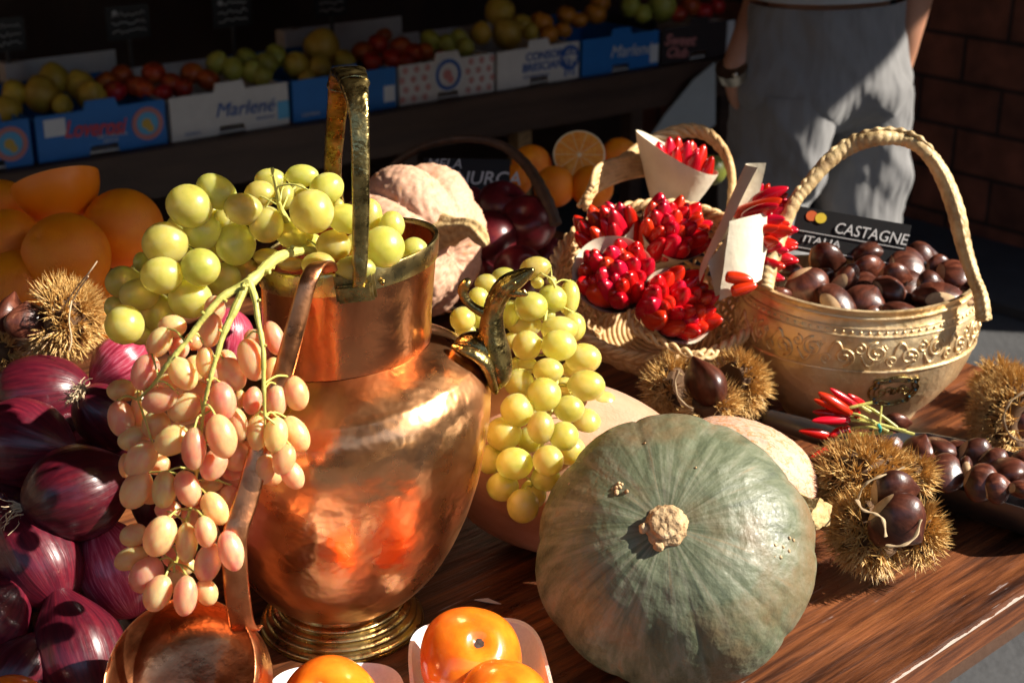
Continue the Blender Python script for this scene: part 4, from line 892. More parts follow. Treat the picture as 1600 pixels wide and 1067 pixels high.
# peach warty pumpkin behind the jug
qc = W(645, 378, 1.74); qx = V((.72, -.62, -.08)).normalized()
pp = thing('peach_pumpkin', V((qc.x, qc.y, 0)), 'warty pale peach pumpkin with deep ribs and curved dry stem, behind the copper jug', 'pumpkin')
g = pumpkin_mesh(0, 8, .20, .80, 200, 110, dimple=.20, wart=.020, ws=13, seed=4)
Rq = ps(128, 1.74); put('rind', g.mesh('rind', MT['peach_skin'], sharp=0), axis_frame(qc, qx, Rq, Rq, Rq, .2), pp)
g = G(); b0 = W(708, 352, 1.66)
sp_ = spline([(*W(695, 362, 1.675), .020), (*W(710, 360, 1.66), .0135), (*W(726, 357, 1.645), .0105), (*W(741, 360, 1.635), .0095), (*W(752, 372, 1.63), .0085), (*W(760, 384, 1.63), .004)], 6)
g.tube([p[:3] for p in sp_], [p[3] for p in sp_], 30, mod=lambda t, a: 1+.15*math.cos(5*a+t*2)); obj('stem', g, MT['dry_stem'], pp, sharp=0)

# ================================================================== onions
def onion_g(seed, sharp_=.35):
    g = G()
    def fn(p):   # +z = root end, -z = neck
        q = p.copy(); r = math.hypot(p.x, p.y)
        if p.z < 0: q.z = p.z*(1+.25*(1-r)**2); k = 1-.22*max(0, -p.z-.35)
        else: k = 1; q.z = p.z*.94
        a = math.atan2(p.y, p.x); k *= 1+.012*math.sin(a*9+seed)+.006*math.sin(a*23+seed)
        q.x *= k; q.y *= k; return q*(1+.03*mnoise.noise(p*1.3+V((seed, 0, 0))))
    g.ball((0, 0, 0), 1, 72, 36, fn=fn); g.tube([(0, 0, -1.12), (0.02, 0, -1.32), (.06, .03, -1.5)], [.17, .10, .05], 10)
    return g
om = [onion_g(i).mesh('skin', MT['onion'], sharp=0) for i in range(3)]; ob = onion_g(7).mesh('skin', MT['onion_bright'], sharp=0)
ON = [  # cx,cy,d, semi-long px, semi-short px, root direction (right,up,toward) , bright, root visible, label
 (62, 622, 1.33, 88, 68, (.95, .15, .1), 0, 0, 'large dark purple onion at the left below the spiny husk, its root to the right'),
 (168, 652, 1.27, 66, 48, (-.55, .62, .55), 0, 1, 'slim red onion with root tuft up, left of the pink grapes'),
 (35, 692, 1.22, 84, 70, (-.8, .1, -.3), 0, 0, 'brownish purple onion cut by the left edge, above the onion with the longest roots'),
 (118, 772, 1.14, 88, 76, (-.86, -.35, .36), 0, 1, 'round shiny purple onion with long pale roots at its left, the middle of the heap'),
 (55, 872, 1.13, 96, 68, (.55, -.78, .25), 0, 1, 'violet red onion pointing down right, roots spreading at its lower end'),
 (125, 1028, 1.10, 100, 76, (.35, -.85, .2), 0, 0, 'dark purple onion at the bottom left beside the ladle'),
 (182, 892, 1.16, 82, 62, (.35, -.75, .1), 2, 0, 'bright magenta onion behind the hanging pink grapes'),
 (-18, 960, 1.10, 60, 75, (-.5, -.5, .2), 0, 0, 'reddish onion cut off by the left edge near the bottom'),
 (188, 566, 1.36, 48, 42, (.6, .5, -.3), 2, 0, 'small pink onion with papery flaking skin under the green grapes'),
 (352, 530, 1.20, 52, 46, (.2, .9, .1), 2, 0, 'pink onion glimpsed behind the forked grape stem'),
 (232, 1000, 1.18, 60, 50, (.5, -.4, .2), 0, 0, 'dark onion deep in shade behind the ladle bowl'), (262, 770, 1.24, 70, 58, (.3, .8, .2), 0, 0, 'dark onion hidden behind the lower pink grapes'),
 (30, 1050, 1.08, 62, 52, (-.4, -.6, .3), 0, 0, 'dark onion in the bottom left corner above the persimmon'),
 (150, 720, 1.30, 62, 56, (.3, .2, .2), 0, 0, 'onion in the gap between the slim red onion and the round shiny one'), (95, 690, 1.32, 60, 54, (.3, .2, .2), 0, 0, 'onion deep between the brownish purple onion and the large dark one'),
 (10, 800, 1.22, 60, 56, (.3, .2, .2), 0, 0, 'onion at the left edge behind the violet red one'), (215, 690, 1.30, 60, 56, (.3, .2, .2), 0, 0, 'onion behind the left side of the pink grape bunch')]
random.seed(21)
for i, (x, y, d, a, b_, dr, br, rt, lab) in enumerate(ON):
    if i == 9: d = 1.24
    c = W(x, y, d); A, B = ps(a, d), ps(b_, d)
    dirv = (dr[0]*RT+dr[1]*UP-dr[2]*FW).normalized()
    t = thing('red_onion', V((c.x, c.y, c.z-B)), lab, 'onion', 'red onions')
    put('skin', ob if br else om[i % 3], axis_frame(c, dirv, B, B, A, random.random()*6), t)
    if rt:
        g = G(); e = c+dirv*A*.90; X, Y_, Z_ = [axis_frame(e, dirv, 1, 1, 1).to_3x3().col[j] for j in range(3)]
        for k in range(90):
            an = random.random()*6.28; rr = random.uniform(0, .0075); p = e+(X*math.cos(an)+Y_*math.sin(an))*rr
            q = [tuple(p)]; v_ = (dirv*random.uniform(.5, 1.0)+(X*math.cos(an)+Y_*math.sin(an))*random.uniform(.1, 1.0)).normalized(); ln = random.uniform(.010, .026)*(.6 if i == 1 else 1)
            for s_ in range(6):
                p = p+v_*ln/6; v_ = (v_+V((random.uniform(-.6, .6), random.uniform(-.7, .4), random.uniform(-.7, .35)))).normalized(); q.append(tuple(p))
            g.tube(q, [.0008, .0007, .0006, .0005, .0005, .0004, .0003], 4)
        g.ball(e-dirv*.003, .0068, 12, 7, fn=lambda p: p*(1+.2*mnoise.noise(p*3)))
        obj('root_tuft', g, MT['root'], t)

# ================================================================== oranges (left pile, back pile)
me_or = sphere_mesh('orange', MT['orange'], lambda p: V((p.x, p.y, p.z*.96-.04*math.exp(-(math.hypot(p.x, p.y)/.12)**2)*(1 if p.z > 0 else -1)))*(1+.012*mnoise.noise(p*1.5)), 64, 40)
OL = [(103, 402, 1.50, 70, 'whole orange nearest us in the left pile, just above the spiny husk'), (192, 358, 1.58, 64, 'whole orange touching the green grapes in the left pile'),
      (12, 382, 1.54, 56, 'orange cut by the left edge beneath the halved orange'), (2, 325, 1.64, 45, 'orange at the far left edge, level with the halved orange'),
      (30, 455, 1.50, 66, 'orange low in the left pile, partly under the burr at the left edge'), (150, 486, 1.54, 52, 'orange wedged low between the burr and the green grapes'), (90, 330, 1.72, 52, 'orange at the back of the left pile, under the halved orange')]
for (x, y, d, r, lab) in OL:
    R = ps(r, d); c = W(x, y, d); tag(put('orange', me_or, axis_frame(c, (random.uniform(-.6, .6), -.5, .6), R, R, R, 1)), lab, 'orange', 'oranges in the left pile')
def half_orange(c, R, nrm, lab):
    t = thing('halved_orange', c, lab, 'halved orange')
    M = axis_frame(c, nrm, R, R, R)
    g = G(); g.lathe([(math.cos(a), -math.sin(a)) for a in [PI/2*i/16*.999 for i in range(17)]], M, 56); obj('peel', g, MT['orange'], t)
    g = G(); g.lathe([(1.0, 0), (.985, .006), (.93, .008)], M, 56); g.ball((0, 0, 0), 1, 12, 6, M=M @ Matrix.Diagonal((.10, .10, .02, 1)))
    for k in range(10):
        a = 2*PI*k/10; pts = [M @ V((math.cos(a)*q, math.sin(a)*q, .010)) for q in (.08, .5, .93)]; g.tube(pts, R*.012, 4)
    obj('pith', g, MT['pith'], t)
    g = G(); rows = [[M @ V((q*math.cos(2*PI*k/120), q*math.sin(2*PI*k/120), .006+.012*abs(math.sin(5*2*PI*k/120))*(.25 < q < .93))) for k in range(120)] for q in (.01, .1, .3, .6, .85, .92, .94)]; g.grid(rows, True); obj('flesh', g, MT['orange_flesh'], t)
hc = W(86, 282, 1.58); half_orange(hc, ps(68, 1.58), (-.28, .42, .86), 'halved orange on top of the left pile, cut face turned up and away')
half_orange(W(905, 242, 2.12), ps(41, 2.12), (-.03, -.80, .60), 'halved orange showing its cut face, in the pile behind the wicker basket')
for (x, y, d, r, lab) in [(831, 258, 2.14, 32, 'orange left of the halved one in the back pile'), (866, 292, 2.06, 33, 'orange at the front of the back pile'), (968, 246, 2.14, 31, 'orange just right of the halved one, beside the pale paper cone'),
                          (806, 282, 2.12, 26, 'orange partly behind the black arched basket handle'), (925, 292, 2.06, 34, 'shaded orange directly below the halved one')]:
    R = ps(r, d); tag(put('orange', me_or, axis_frame(W(x, y, d), (random.uniform(-.6, .6), -.5, .6), R, R, R, 1)), lab, 'orange', 'oranges in the back pile')
R = ps(24, 1.95); me_l = sphere_mesh('green_citrus', MT['lime'], seg=40, ring=24); tag(put('green_citrus', me_l, axis_frame(W(1112, 266, 1.95), (0, -.3, .9), R, R, R)), 'dull green citrus seen through the wicker basket handle', 'citrus')

# ================================================================== apples in a dark basket, sign
me_ap = sphere_mesh('apple', MT['apple'], applefn, 56, 36)
bkc = W(775, 370, 1.93); ab = thing('dark_basket', V((bkc.x, bkc.y+.02, 0)), 'dark wicker basket with thin arched handle holding the dark red apples', 'basket')
zb_ = max(bkc.z-.05, .03); g = G()
for k in range(7): 
    z = zb_*k/7+.004; r = .105+.02*k/7; g.tube([V((bkc.x+r*math.cos(2*PI*i/60)*1.05, bkc.y+.02+r*math.sin(2*PI*i/60), z+.002*math.cos(i*PI/2+k*PI))) for i in range(61)], zb_/13, 6, cap=False)
obj('body', g, MT['wicker_dark'], ab)
g = G(); hp = spline([tuple(W(*p)) for p in ((592, 300, 2.0), (612, 262, 2.0), (660, 230, 1.97), (720, 217, 1.95), (780, 226, 1.93), (822, 258, 1.90), (850, 305, 1.87), (868, 352, 1.86))], 10)
g.tube(hp, [.0055+.0035*sstep(30, 70, i) for i in range(len(hp))], 10, mod=lambda t, a: 1+.06*math.sin(t*300)); obj('handle', g, MT['wicker_dark'], ab)
AP = [(735, 322, 1.98, 31, 'dark apple behind the peach pumpkin, under the black sign'), (786, 322, 1.95, 42, 'topmost dark red apple right below the chalk letters'), (824, 350, 1.88, 46, 'largest dark apple at the right of the dark basket'),
      (762, 374, 1.86, 47, 'sun-touched red apple beside the peach pumpkin stem'), (812, 424, 1.80, 42, 'apple low in the basket above the right grape bunch'), (700, 312, 2.02, 30, 'apple mostly hidden by the top of the peach pumpkin'), (850, 400, 1.92, 34, 'apple in deep shade against the wicker basket'), (740, 440, 1.84, 40, 'apple at the bottom between pumpkin and grapes')]
for (x, y, d, r, lab) in AP:
    R = ps(r, d); tag(put('dark_apple', me_ap, axis_frame(W(x, y, d), (random.uniform(-.5, .5), -.6+random.uniform(-.3, .3), .75), R, R, R*.98, 1)), lab, 'apple', 'dark red apples')
def card(name, tl, tr, bl, d1, d2, lab, th=.003):
    a, b_, c = W(*tl, d1), W(*tr, d2), W(*bl, d1-.012)
    ux = (b_-a); ux_l = ux.length; ux.normalize(); uy = (a-c); h = uy.length; uy = (uy-ux*uy.dot(ux)).normalized(); uz = ux.cross(uy)
    t = thing(name, c, lab, 'sign'); g = G(); g.box((a+b_)/2-uy*h/2-uz*th/2, ux_l, h, th, Matrix((ux, uy, uz)).transposed()); obj('card', g, MT['card_black'], t, smooth=False)
    return t, c, ux, uy, uz, ux_l, h
t, c, ux, uy, uz, wl_, h_ = card('price_sign', (662, 247), (797, 249), (662, 305), 2.03, 2.03, 'black card hand-lettered in chalk behind the dark apples')
text('MELA', .0200, MT['chalk'], c+ux*wl_*.02+uy*h_*.72, ux, uy, t, .25, bold=.0); text('ANNURCA', .027, MT['chalk'], c+ux*wl_*.02+uy*h_*.30, ux, uy, t, .2, xs=.98, bold=.01)
g = G(); g.tube([c+ux*wl_*.5, c+ux*wl_*.5-ZZ*max(c.z-.01, .05)], .003, 6); obj('stake', g, MT['metal_dark'], t)
t, c, ux, uy, uz, wl_, h_ = card('price_sign', (1248, 322), (1424, 352), (1232, 388), 1.64, 1.60, 'black chestnut sign with chalk lettering and two coloured dots, behind the brass basket')
text('CASTAGNE', .0185, MT['chalk'], c+ux*wl_*.35+uy*h_*.52, ux, uy, t, .15, xs=.84); text('ITALIA', .0115, MT['chalk'], c+ux*wl_*.10+uy*h_*.20, ux, uy, t, .1, xs=1.25)
g = G(); g.box(c+ux*wl_*.5+uy*h_*.44+uz*.001, wl_*.96, .0008, .0006, Matrix((ux, uy, uz)).transposed()); g.box(c+ux*wl_*.5+uy*h_*.06+uz*.001, wl_*.9, .0008, .0006, Matrix((ux, uy, uz)).transposed()); g.box(c+ux*wl_*.66+uy*h_*.25+uz*.001, .0008, h_*.36, .0006, Matrix((ux, uy, uz)).transposed()); obj('ruled_line', g, MT['chalk'], t, smooth=False)
for (fx, fy, m) in ((.13, .82, 'dot_red'), (.215, .80, 'dot_yellow')):
    g = G(); p = c+ux*wl_*fx+uy*h_*fy; disc(g, p, ux, uy, 0, .0062, .0008 if m == 'dot_red' else .0012, 20); obj('printed_dot', g, MT[m], t, smooth=False)

# ================================================================== persimmons in foam trays
def persimfn(p):
    r = math.hypot(p.x, p.y); a = math.atan2(p.y, p.x); q = V((p.x*(1+.02*math.cos(4*a)), p.y*(1+.02*math.cos(4*a)), p.z*.86)); q.z -= .16*math.exp(-(r/.22)**2)*(1 if p.z > 0 else -1); return q*(1+.02*mnoise.noise(p*1.4))
me_ps = sphere_mesh('skin', MT['persimmon'], persimfn, 72, 44)
def tray(c, wx, wy, h, ang, lab):
    g = G(); R2 = Matrix.Rotation(ang, 3, 'Z')
    def ring(k, z, n=72):
        out = []
        for i in range(n):
            a = 2*PI*i/n; e = .5; x = abs(math.cos(a))**e*(1 if math.cos(a) >= 0 else -1); y = abs(math.sin(a))**e*(1 if math.sin(a) >= 0 else -1)
            out.append(c + R2 @ V((x*wx*k, y*wy*k, z)))
        return out
    g.grid([ring(.02, .0045), ring(.78, .0045), ring(.84, .008), ring(.98, h-.001), ring(1.03, h), ring(1.035, h-.003), ring(.99, h-.005), ring(.85, .001), ring(.02, .001)], True)
    return tag(obj('foam_tray', g, MT['foam'], sharp=50), lab, 'tray', 'white foam trays')
def persimmon(x, y, d, r, ax, lab):
    c = W(x, y, d); R = ps(r, d); t = thing('persimmon', V((c.x, c.y, c.z-R*.85)), lab, 'persimmon', 'orange persimmons')
    M = axis_frame(c, ax, R, R, R, .5); put('skin', me_ps, M, t)
    g = G()
    p = M @ V((0, 0, .70)); rows = []
    for q in (.01, .07, .11, .13):
        rows.append([M @ V((q*math.cos(2*PI*k/16)*(1+.2*math.sin(3*k)), q*math.sin(2*PI*k/16)*(1+.2*math.cos(2*k)), .725+.02*math.sin(k)*q*4-.02*(q > .12))) for k in range(16)])
    g.grid(rows, True); obj('calyx_scar', g, MT['dark_scar'], t)
tc1 = onz(752, 1075, .012); tray(V((tc1.x, tc1.y-.020, .001)), .050, .075, .036, .12, 'white foam tray holding two orange persimmons at the bottom centre')
persimmon(736, 1028, 1.085, 82, (.22, -.55, .80), 'whole glossy orange persimmon with a dark hole, at the back of the foam tray')
persimmon(787, 1104, 1.045, 76, (.05, -.5, .85), 'persimmon at the front of the foam tray, cut off by the bottom edge')
tc2 = onz(540, 1125, .012); tray(V((tc2.x-.004, tc2.y-.028, .001)), .050, .070, .030, .1, 'white foam tray at the bottom edge in front of the jug foot')
persimmon(514, 1106, 1.05, 82, (-.25, -.5, .8), 'persimmon just showing at the bottom edge below the jug')
persimmon(18, 1110, 1.03, 58, (0, -.4, .9), 'sliver of an orange persimmon in the bottom left corner')
g = G(); p = onz(762, 940, .002); g.add([p+V((-.012, .004, 0)), p+V((0, -.002, .001)), p+V((.012, -.004, .0005)), p+V((0, .003, .002))], [(0, 1, 2, 3)])
g.add([q+V((0, 0, -.0006)) for q in g.v[:4]], [(3, 2, 1, 0)]); tag(obj('skin_flake', g, MT['white_card']), 'small pale flake of garlic skin on the dark table', 'flake')

# ================================================================== chestnuts
def chestfn(p):
    r = math.hypot(p.x, p.y); q = p.copy()
    q.z = p.z*.86+(.22*max(0, 1-r*2.2) if p.z > 0 else 0); k = 1-.08*max(p.z, 0); q.x *= k*1.08; q.y *= .66*k
    if p.y < 0: q.y *= .72
    return q*(1+.05*mnoise.noise(p*1.4))
g = G(); g.ball((0, 0, 0), 1, 48, 30, fn=chestfn); me_ch = g.mesh('chestnut', MT['chestnut'], sharp=0)
g = G(); rows = []
for i in range(8):
    th = PI*(1-.002)-i*.085
    rows.append([chestfn(V((math.sin(th)*math.cos(2*PI*k/28), math.sin(th)*math.sin(2*PI*k/28), math.cos(th))))*(1.012) for k in range(28)])
g.grid(rows, True); me_hi = g.mesh('hilum', MT['hilum'], sharp=0)
def chestnut(c, R, z, roll, lab=None, group=None, parent=None, flat=1):
    o = put('chestnut', me_ch, axis_frame(c, z, R, R*flat, R, roll), parent)
    h = bpy.data.objects.new('hilum', me_hi); COL.objects.link(h); h.parent = o
    if lab: tag(o, lab, 'chestnut', group)
    return o

# ================================================================== engraved brass basket with chestnuts
BC = V((W(1358, 480, 1.52).x, 1.475, 0)); BX, BYY = .128, .098
def brad(z):
    P = [(0, .070), (.008, .074), (.025, .092), (.05, .112), (.075, .1235), (.10, .1265), (.12, .1235), (.132, .118), (.141, .1175), (.147, .121)]
    for i in range(len(P)-1):
        if z <= P[i+1][0]:
            t = (z-P[i][0])/(P[i+1][0]-P[i][0]); t = max(0, t); return (P[i][1]*(1-t)+P[i+1][1]*t)/.1265
    return P[-1][1]/.1265
def BS(a, z, off=0):
    """point on basket wall; a measured from the side facing us (-y), positive to the right"""
    r = brad(z); n = V((math.sin(a)*BYY, -math.cos(a)*BX, 0)).normalized()
    return V((BC.x+math.sin(a)*BX*r, BC.y-math.cos(a)*BYY*r, z+.010*math.sin(a)**2*z/.14))+n*off
bb = thing('brass_basket', BC, 'embossed brass basket with a wicker-wrapped arched handle, full of chestnuts', 'basket')
g = G(); zs = [0, .004, .008, .016, .025, .035, .05, .065, .08, .084, .087, .10, .115, .122, .126, .132, .138, .141, .144, .147]
rows = [[BS(2*PI*k/128, z, .0006*math.sin(z*900)*(z > .08)) for k in range(128)] for z in zs]
rows += [[BS(2*PI*k/128, .148, -.003) for k in range(128)], [BS(2*PI*k/128, .145, -.005) for k in range(128)], [BS(2*PI*k/128, .08, -.006) for k in range(128)], [BS(2*PI*k/128, .07, -.06) for k in range(128)]]
g.grid(rows, True); obj('body', g, MT['gold_brass'], bb, sharp=60)
g = G()
for z, r in ((.0835, .0016), (.121, .0014), (.1285, .0014), (.139, .002)): g.tube([BS(-PI+2*PI*k/128, z, .0003) for k in range(129)], r, 8, cap=False)
obj('raised_band', g, MT['gold_brass'], bb)
g = G()
for k in range(-22, 23): g.ball(BS(k*.072, .1248, .0004), .0017, 8, 6)
obj('bead_row', g, MT['gold_brass'], bb, sharp=0)
g = G()
def spiral(a0, z0, r0, turns, ph, dirn):
    return [BS(a0+dirn*(r0*(1-t/24*.85))*math.cos(ph+turns*2*PI*t/24)/.115, z0+(r0*(1-t/24*.85))*math.sin(ph+turns*2*PI*t/24), .0006) for t in range(25)]
for k in range(-7, 8):
    a0 = k*.26; up = 1 if k % 2 == 0 else -1
    g.tube(spiral(a0, .102+.003*up, .0105, 1.6, PI*(.5*up), 1), [.0014]*20+[.0018]*5, 6)
    g.tube(spiral(a0+.12, .102-.006*up, .0062, 1.3, -PI*.5*up, -1), [.0011]*25, 6)
    for j in range(5): g.ball(BS(a0+.05+.02*math.cos(j*1.25), .109-.012*(up < 0)+.0026*math.sin(j*1.25), .0004), .0015, 8, 6)
    g.tube([BS(a0+.13+.13*t/8, .102+.012*math.sin(t/8*PI)*up, .0005) for t in range(9)], [.0008+.001*math.sin(t/8*PI) for t in range(9)], 6)
obj('scroll_relief', g, MT['gold_brass'], bb, sharp=0)
g = G(); mo = []
for i in range(65):
    a = 2*PI*i/64; e = .6; x = abs(math.cos(a))**e*(1 if math.cos(a) >= 0 else -1); y = abs(math.sin(a))**e*(1 if math.sin(a) >= 0 else -1)
    rr = 1+.07*math.cos(8*a); mo.append((x*.21*rr, y*.0175*rr))
MA, MZ = .20, .058
g.tube([BS(MA+x, MZ+y, .001) for x, y in mo], .0014, 6, cap=False); g.tube([BS(MA+x*.8, MZ+y*.74, .001) for x, y in mo], .0008, 6, cap=False)
for k in range(-2, 3): g.tube(spiral(MA+k*.06, MZ+.002*(k % 2), .0055, 1.2, k, 1), .0009, 6)
me_o = obj('medallion', g, MT['old_brass'], bb, sharp=0)
g = G()
for x, y in mo[::6]: g.ball(BS(MA+x*.9, MZ+y*.88, .001), .0012, 8, 6)
obj('turquoise_bead', g, MT['turq'], me_o, sharp=0)
hp = [(1196, 452, 1.515), (1200, 425, 1.52), (1216, 372, 1.53), (1240, 318, 1.53), (1262, 290, 1.53), (1295, 252, 1.53), (1330, 228, 1.53), (1370, 216, 1.52), (1410, 218, 1.52), (1442, 234, 1.51), (1470, 270, 1.51), (1492, 325, 1.50), (1506, 385, 1.50), (1520, 430, 1.49), (1532, 462, 1.49), (1537, 500, 1.485)]
hs_ = spline([tuple(W(*p)) for p in hp], 26)
g = G(); n = len(hs_); g.tube(hs_, [.0076+.0010*math.sin(i*.05) for i in range(n)], 20, mod=lambda t, a: 1+.08*abs(math.sin(t*n*.42+a*.5))+.05*mnoise.noise(V((t*60, math.cos(a), math.sin(a)))))
hd_ = obj('handle', g, MT['wicker_wrap'], bb, sharp=0)
g = G(); q = hs_[:int(n*.80)]; g.tube([V(p)+V((0, -.0078, .002)) for p in hs_[int(n*.62):]], .0022, 8, mod=lambda t, a: 1+.25*math.sin(t*140)); g.tube([V(p)+V((0, 0, .0088)) for p in hs_[int(n*.12):int(n*.66)]], .0024, 8, mod=lambda t, a: 1+.35*math.sin(t*110)); obj('wrapping_cord', g, MT['wicker_wrap'], hd_, sharp=0)
cH = mk(1250, 160, 2.963)
CB = [(640, 910, 95, 75, 60, 1.455, 'largest purple-sheened chestnut standing on edge, right of centre, in the brass basket'), (170, 938, 97, 60, 10, 1.44, 'chestnut with a wide tan patch lying at the front left of the brass basket'),
      (300, 930, 82, 55, 55, 1.445, 'tilted reddish chestnut just left of centre in the brass basket'), (335, 1005, 50, 35, 0, 1.425, 'chestnut barely showing over the brass rim at the centre front'), (460, 978, 110, 45, -8, 1.435, 'long flat chestnut lying along the brass rim, front centre'),
      (410, 870, 68, 66, 0, 1.47, 'round bright red-brown chestnut in the middle of the brass basket'), (435, 812, 66, 54, 0, 1.49, 'pinkish lit chestnut above the middle of the brass basket'), (195, 822, 74, 64, 30, 1.475, 'dark pointed chestnut behind the tan-patched one'),
      (300, 842, 62, 45, 20, 1.48, 'pale-streaked chestnut tucked in left of the round bright one'), (305, 775, 80, 48, 0, 1.52, 'chestnut with a flat orange-lit top at the back of the brass basket'), (718, 805, 78, 66, -30, 1.50, 'glossy round chestnut at the far right by the handle'),
      (600, 850, 55, 50, 0, 1.475, 'small chestnut left of the large purple-sheened one'), (500, 765, 84, 66, 0, 1.53, 'very dark chestnut at the back right below the sign'), (120, 725, 72, 60, 0, 1.55, 'dark chestnut at the back left below the chalk word'),
      (310, 715, 98, 50, 0, 1.56, 'dark wide chestnut right under the black sign'), (740, 890, 36, 36, 0, 1.475, 'tan-bottomed chestnut peeping beside the large purple-sheened one'), (772, 932, 34, 34, 0, 1.45, 'tan chestnut base against the right end of the brass rim'),
      (500, 850, 66, 72, 0, 1.51, 'dark chestnut behind the round bright one'), (30, 860, 88, 62, -60, 1.46, 'big pale-streaked chestnut at the left, under the red chillies'), (85, 830, 60, 55, 0, 1.49, 'dark chestnut between the pale-streaked one and the tan-patched one'),
      (-98, 902, 62, 48, 0, 1.46, 'leftmost chestnut in the brass basket, by the wicker rim'), (560, 720, 60, 50, 0, 1.56, 'shaded chestnut at the rear right of the brass basket'), (640, 780, 60, 46, 0, 1.53, 'shadowed chestnut behind the small one near the right'), (-40, 790, 60, 50, 0, 1.52, 'shaded chestnut behind the leftmost chillies')]
random.seed(31)
for (x, y, a, b_, ang, d, lab) in CB:
    px, py = cH(x, y); d = 1.505+(d-1.425)*.85; R = ps((a*.6+b_*.4)/2.963*1.36, d)
    c = W(px, py, d); u = math.cos(math.radians(ang))*RT+math.sin(math.radians(ang))*UP
    if 'tan' in lab: zz = (u*.6+FW*.9) if 'patch' in lab else (FW*.9+u*.2)
    else: zz = u+V((random.uniform(-.3, .3), random.uniform(-.3, .3), random.uniform(-.2, .3)))
    chestnut(c, R, zz, random.uniform(0, 6), lab, 'chestnuts in the brass basket')
# hidden filling so that the heap rests on something
for k in range(12):
    a = k*.52; c = V((BC.x+math.cos(a)*.07, BC.y+math.sin(a)*.045, .108)); o = chestnut(c, .021, (math.cos(k), math.sin(k), .2), k, 'dark chestnut buried under the heap in the brass basket', 'chestnuts in the brass basket')

# ================================================================== metal scoop with chestnuts
def scoop():
    a = onz(1335, 710, .050); b_ = onz(1640, 795, .050); ax = (b_-a); Ln = ax.length; ax.normalize(); sd_ = ZZ.cross(ax).normalized()
    if sd_.y < 0: sd_ = -sd_
    c0 = a+sd_*.050; c0.z = 0
    t = thing('metal_scoop', V((c0.x, c0.y, 0)), 'grey metal scoop lying right of the open burr, loaded with chestnuts', 'scoop')
    R = .052; g = G(); rows = []
    def sec(s, k, inn):
        rr = (R*k)-(.0016 if inn else 0); return [c0+ax*s+sd_*rr*math.cos(th)+ZZ*(rr*math.sin(th)*.85+.046) for th in [PI+PI*i/24*1.0 for i in range(25)]]
    st = [(.0, .25), (.012, .6), (.035, .9), (.07, 1.0), (Ln, 1.06)]
    for s, k in st: rows.append(sec(s, k, False)+list(reversed(sec(s, k, True))))
    g.grid(rows, True, True, True); obj('trough', g, MT['steel'], t, sharp=50)
    g = G(); h0 = W(1205, 655, 1.50); h1 = c0+ax*.004+ZZ*.034; pts = [h0, h0*.7+h1*.3, h0*.35+h1*.65, h1]; g.tube(pts, [.0095, .0115, .011, .009], 20); g.ball(h0, .0096, 16, 10); obj('handle', g, MT['steel'], t)
    return c0, ax, sd_
scoop()
cI = mk(980, 530, 2.58)
CS = [(1172, 455, 55, 62, 60, 'chestnut half hidden behind the open burr, first in the metal scoop'), (1265, 445, 88, 54, -30, 'long brown chestnut at the back left of the metal scoop'), (1400, 472, 68, 56, -30, 'dark shiny chestnut at the back middle of the metal scoop'),
      (1290, 540, 76, 46, -15, 'flat lit chestnut resting against the near edge of the scoop'), (1430, 578, 74, 42, -20, 'small two-toned chestnut at the near edge of the scoop'), (1530, 545, 90, 66, 10, 'biggest pinkish-lit chestnut at the right of the metal scoop'),
      (1368, 530, 48, 36, -30, 'chestnut showing its tan base in the middle of the scoop'), (1590, 612, 56, 40, -20, 'chestnut cut by the right edge of the picture in the scoop'), (1085, 335, 55, 34, 0, 'chestnut behind the green chilli stems'), (1610, 500, 60, 46, 0, 'chestnut beyond the right edge at the back of the scoop'),
      (1335, 455, 50, 40, 20, 'small brown chestnut between the long one and the dark shiny one in the scoop'), (1475, 500, 56, 44, -50, 'chestnut left of the biggest pinkish one in the scoop'), (1490, 600, 52, 40, 10, 'dull chestnut at the near edge, left of the one cut by the picture edge'), (1225, 500, 54, 44, -20, 'chestnut just right of the open burr in the scoop')]
for i, (x, y, a, b_, ang, lab) in enumerate(CS):
    px, py = cI(x, y); c = onz(px, py, .064 if i not in (8,) else .03); d = dep(c); R = ps((a*.6+b_*.4)/2.58*1.3, d); u = math.cos(math.radians(ang))*RT+math.sin(math.radians(ang))*UP
    zz = FW*.9+u*.3 if 'tan base' in lab else u+V((random.uniform(-.25, .25), random.uniform(-.25, .25), .1))
    chestnut(c, R, zz, random.uniform(0, 6), lab, 'chestnuts in the scoop')
for k in range(6):
    a = onz(1360, 715, .03); b_ = onz(1640, 790, .03); c = a.lerp(b_, k/5)+V((0, .045, -.002)); chestnut(c, .018, (math.cos(k), math.sin(k), 0), k, 'chestnut at the bottom of the scoop under the others', 'chestnuts in the scoop')

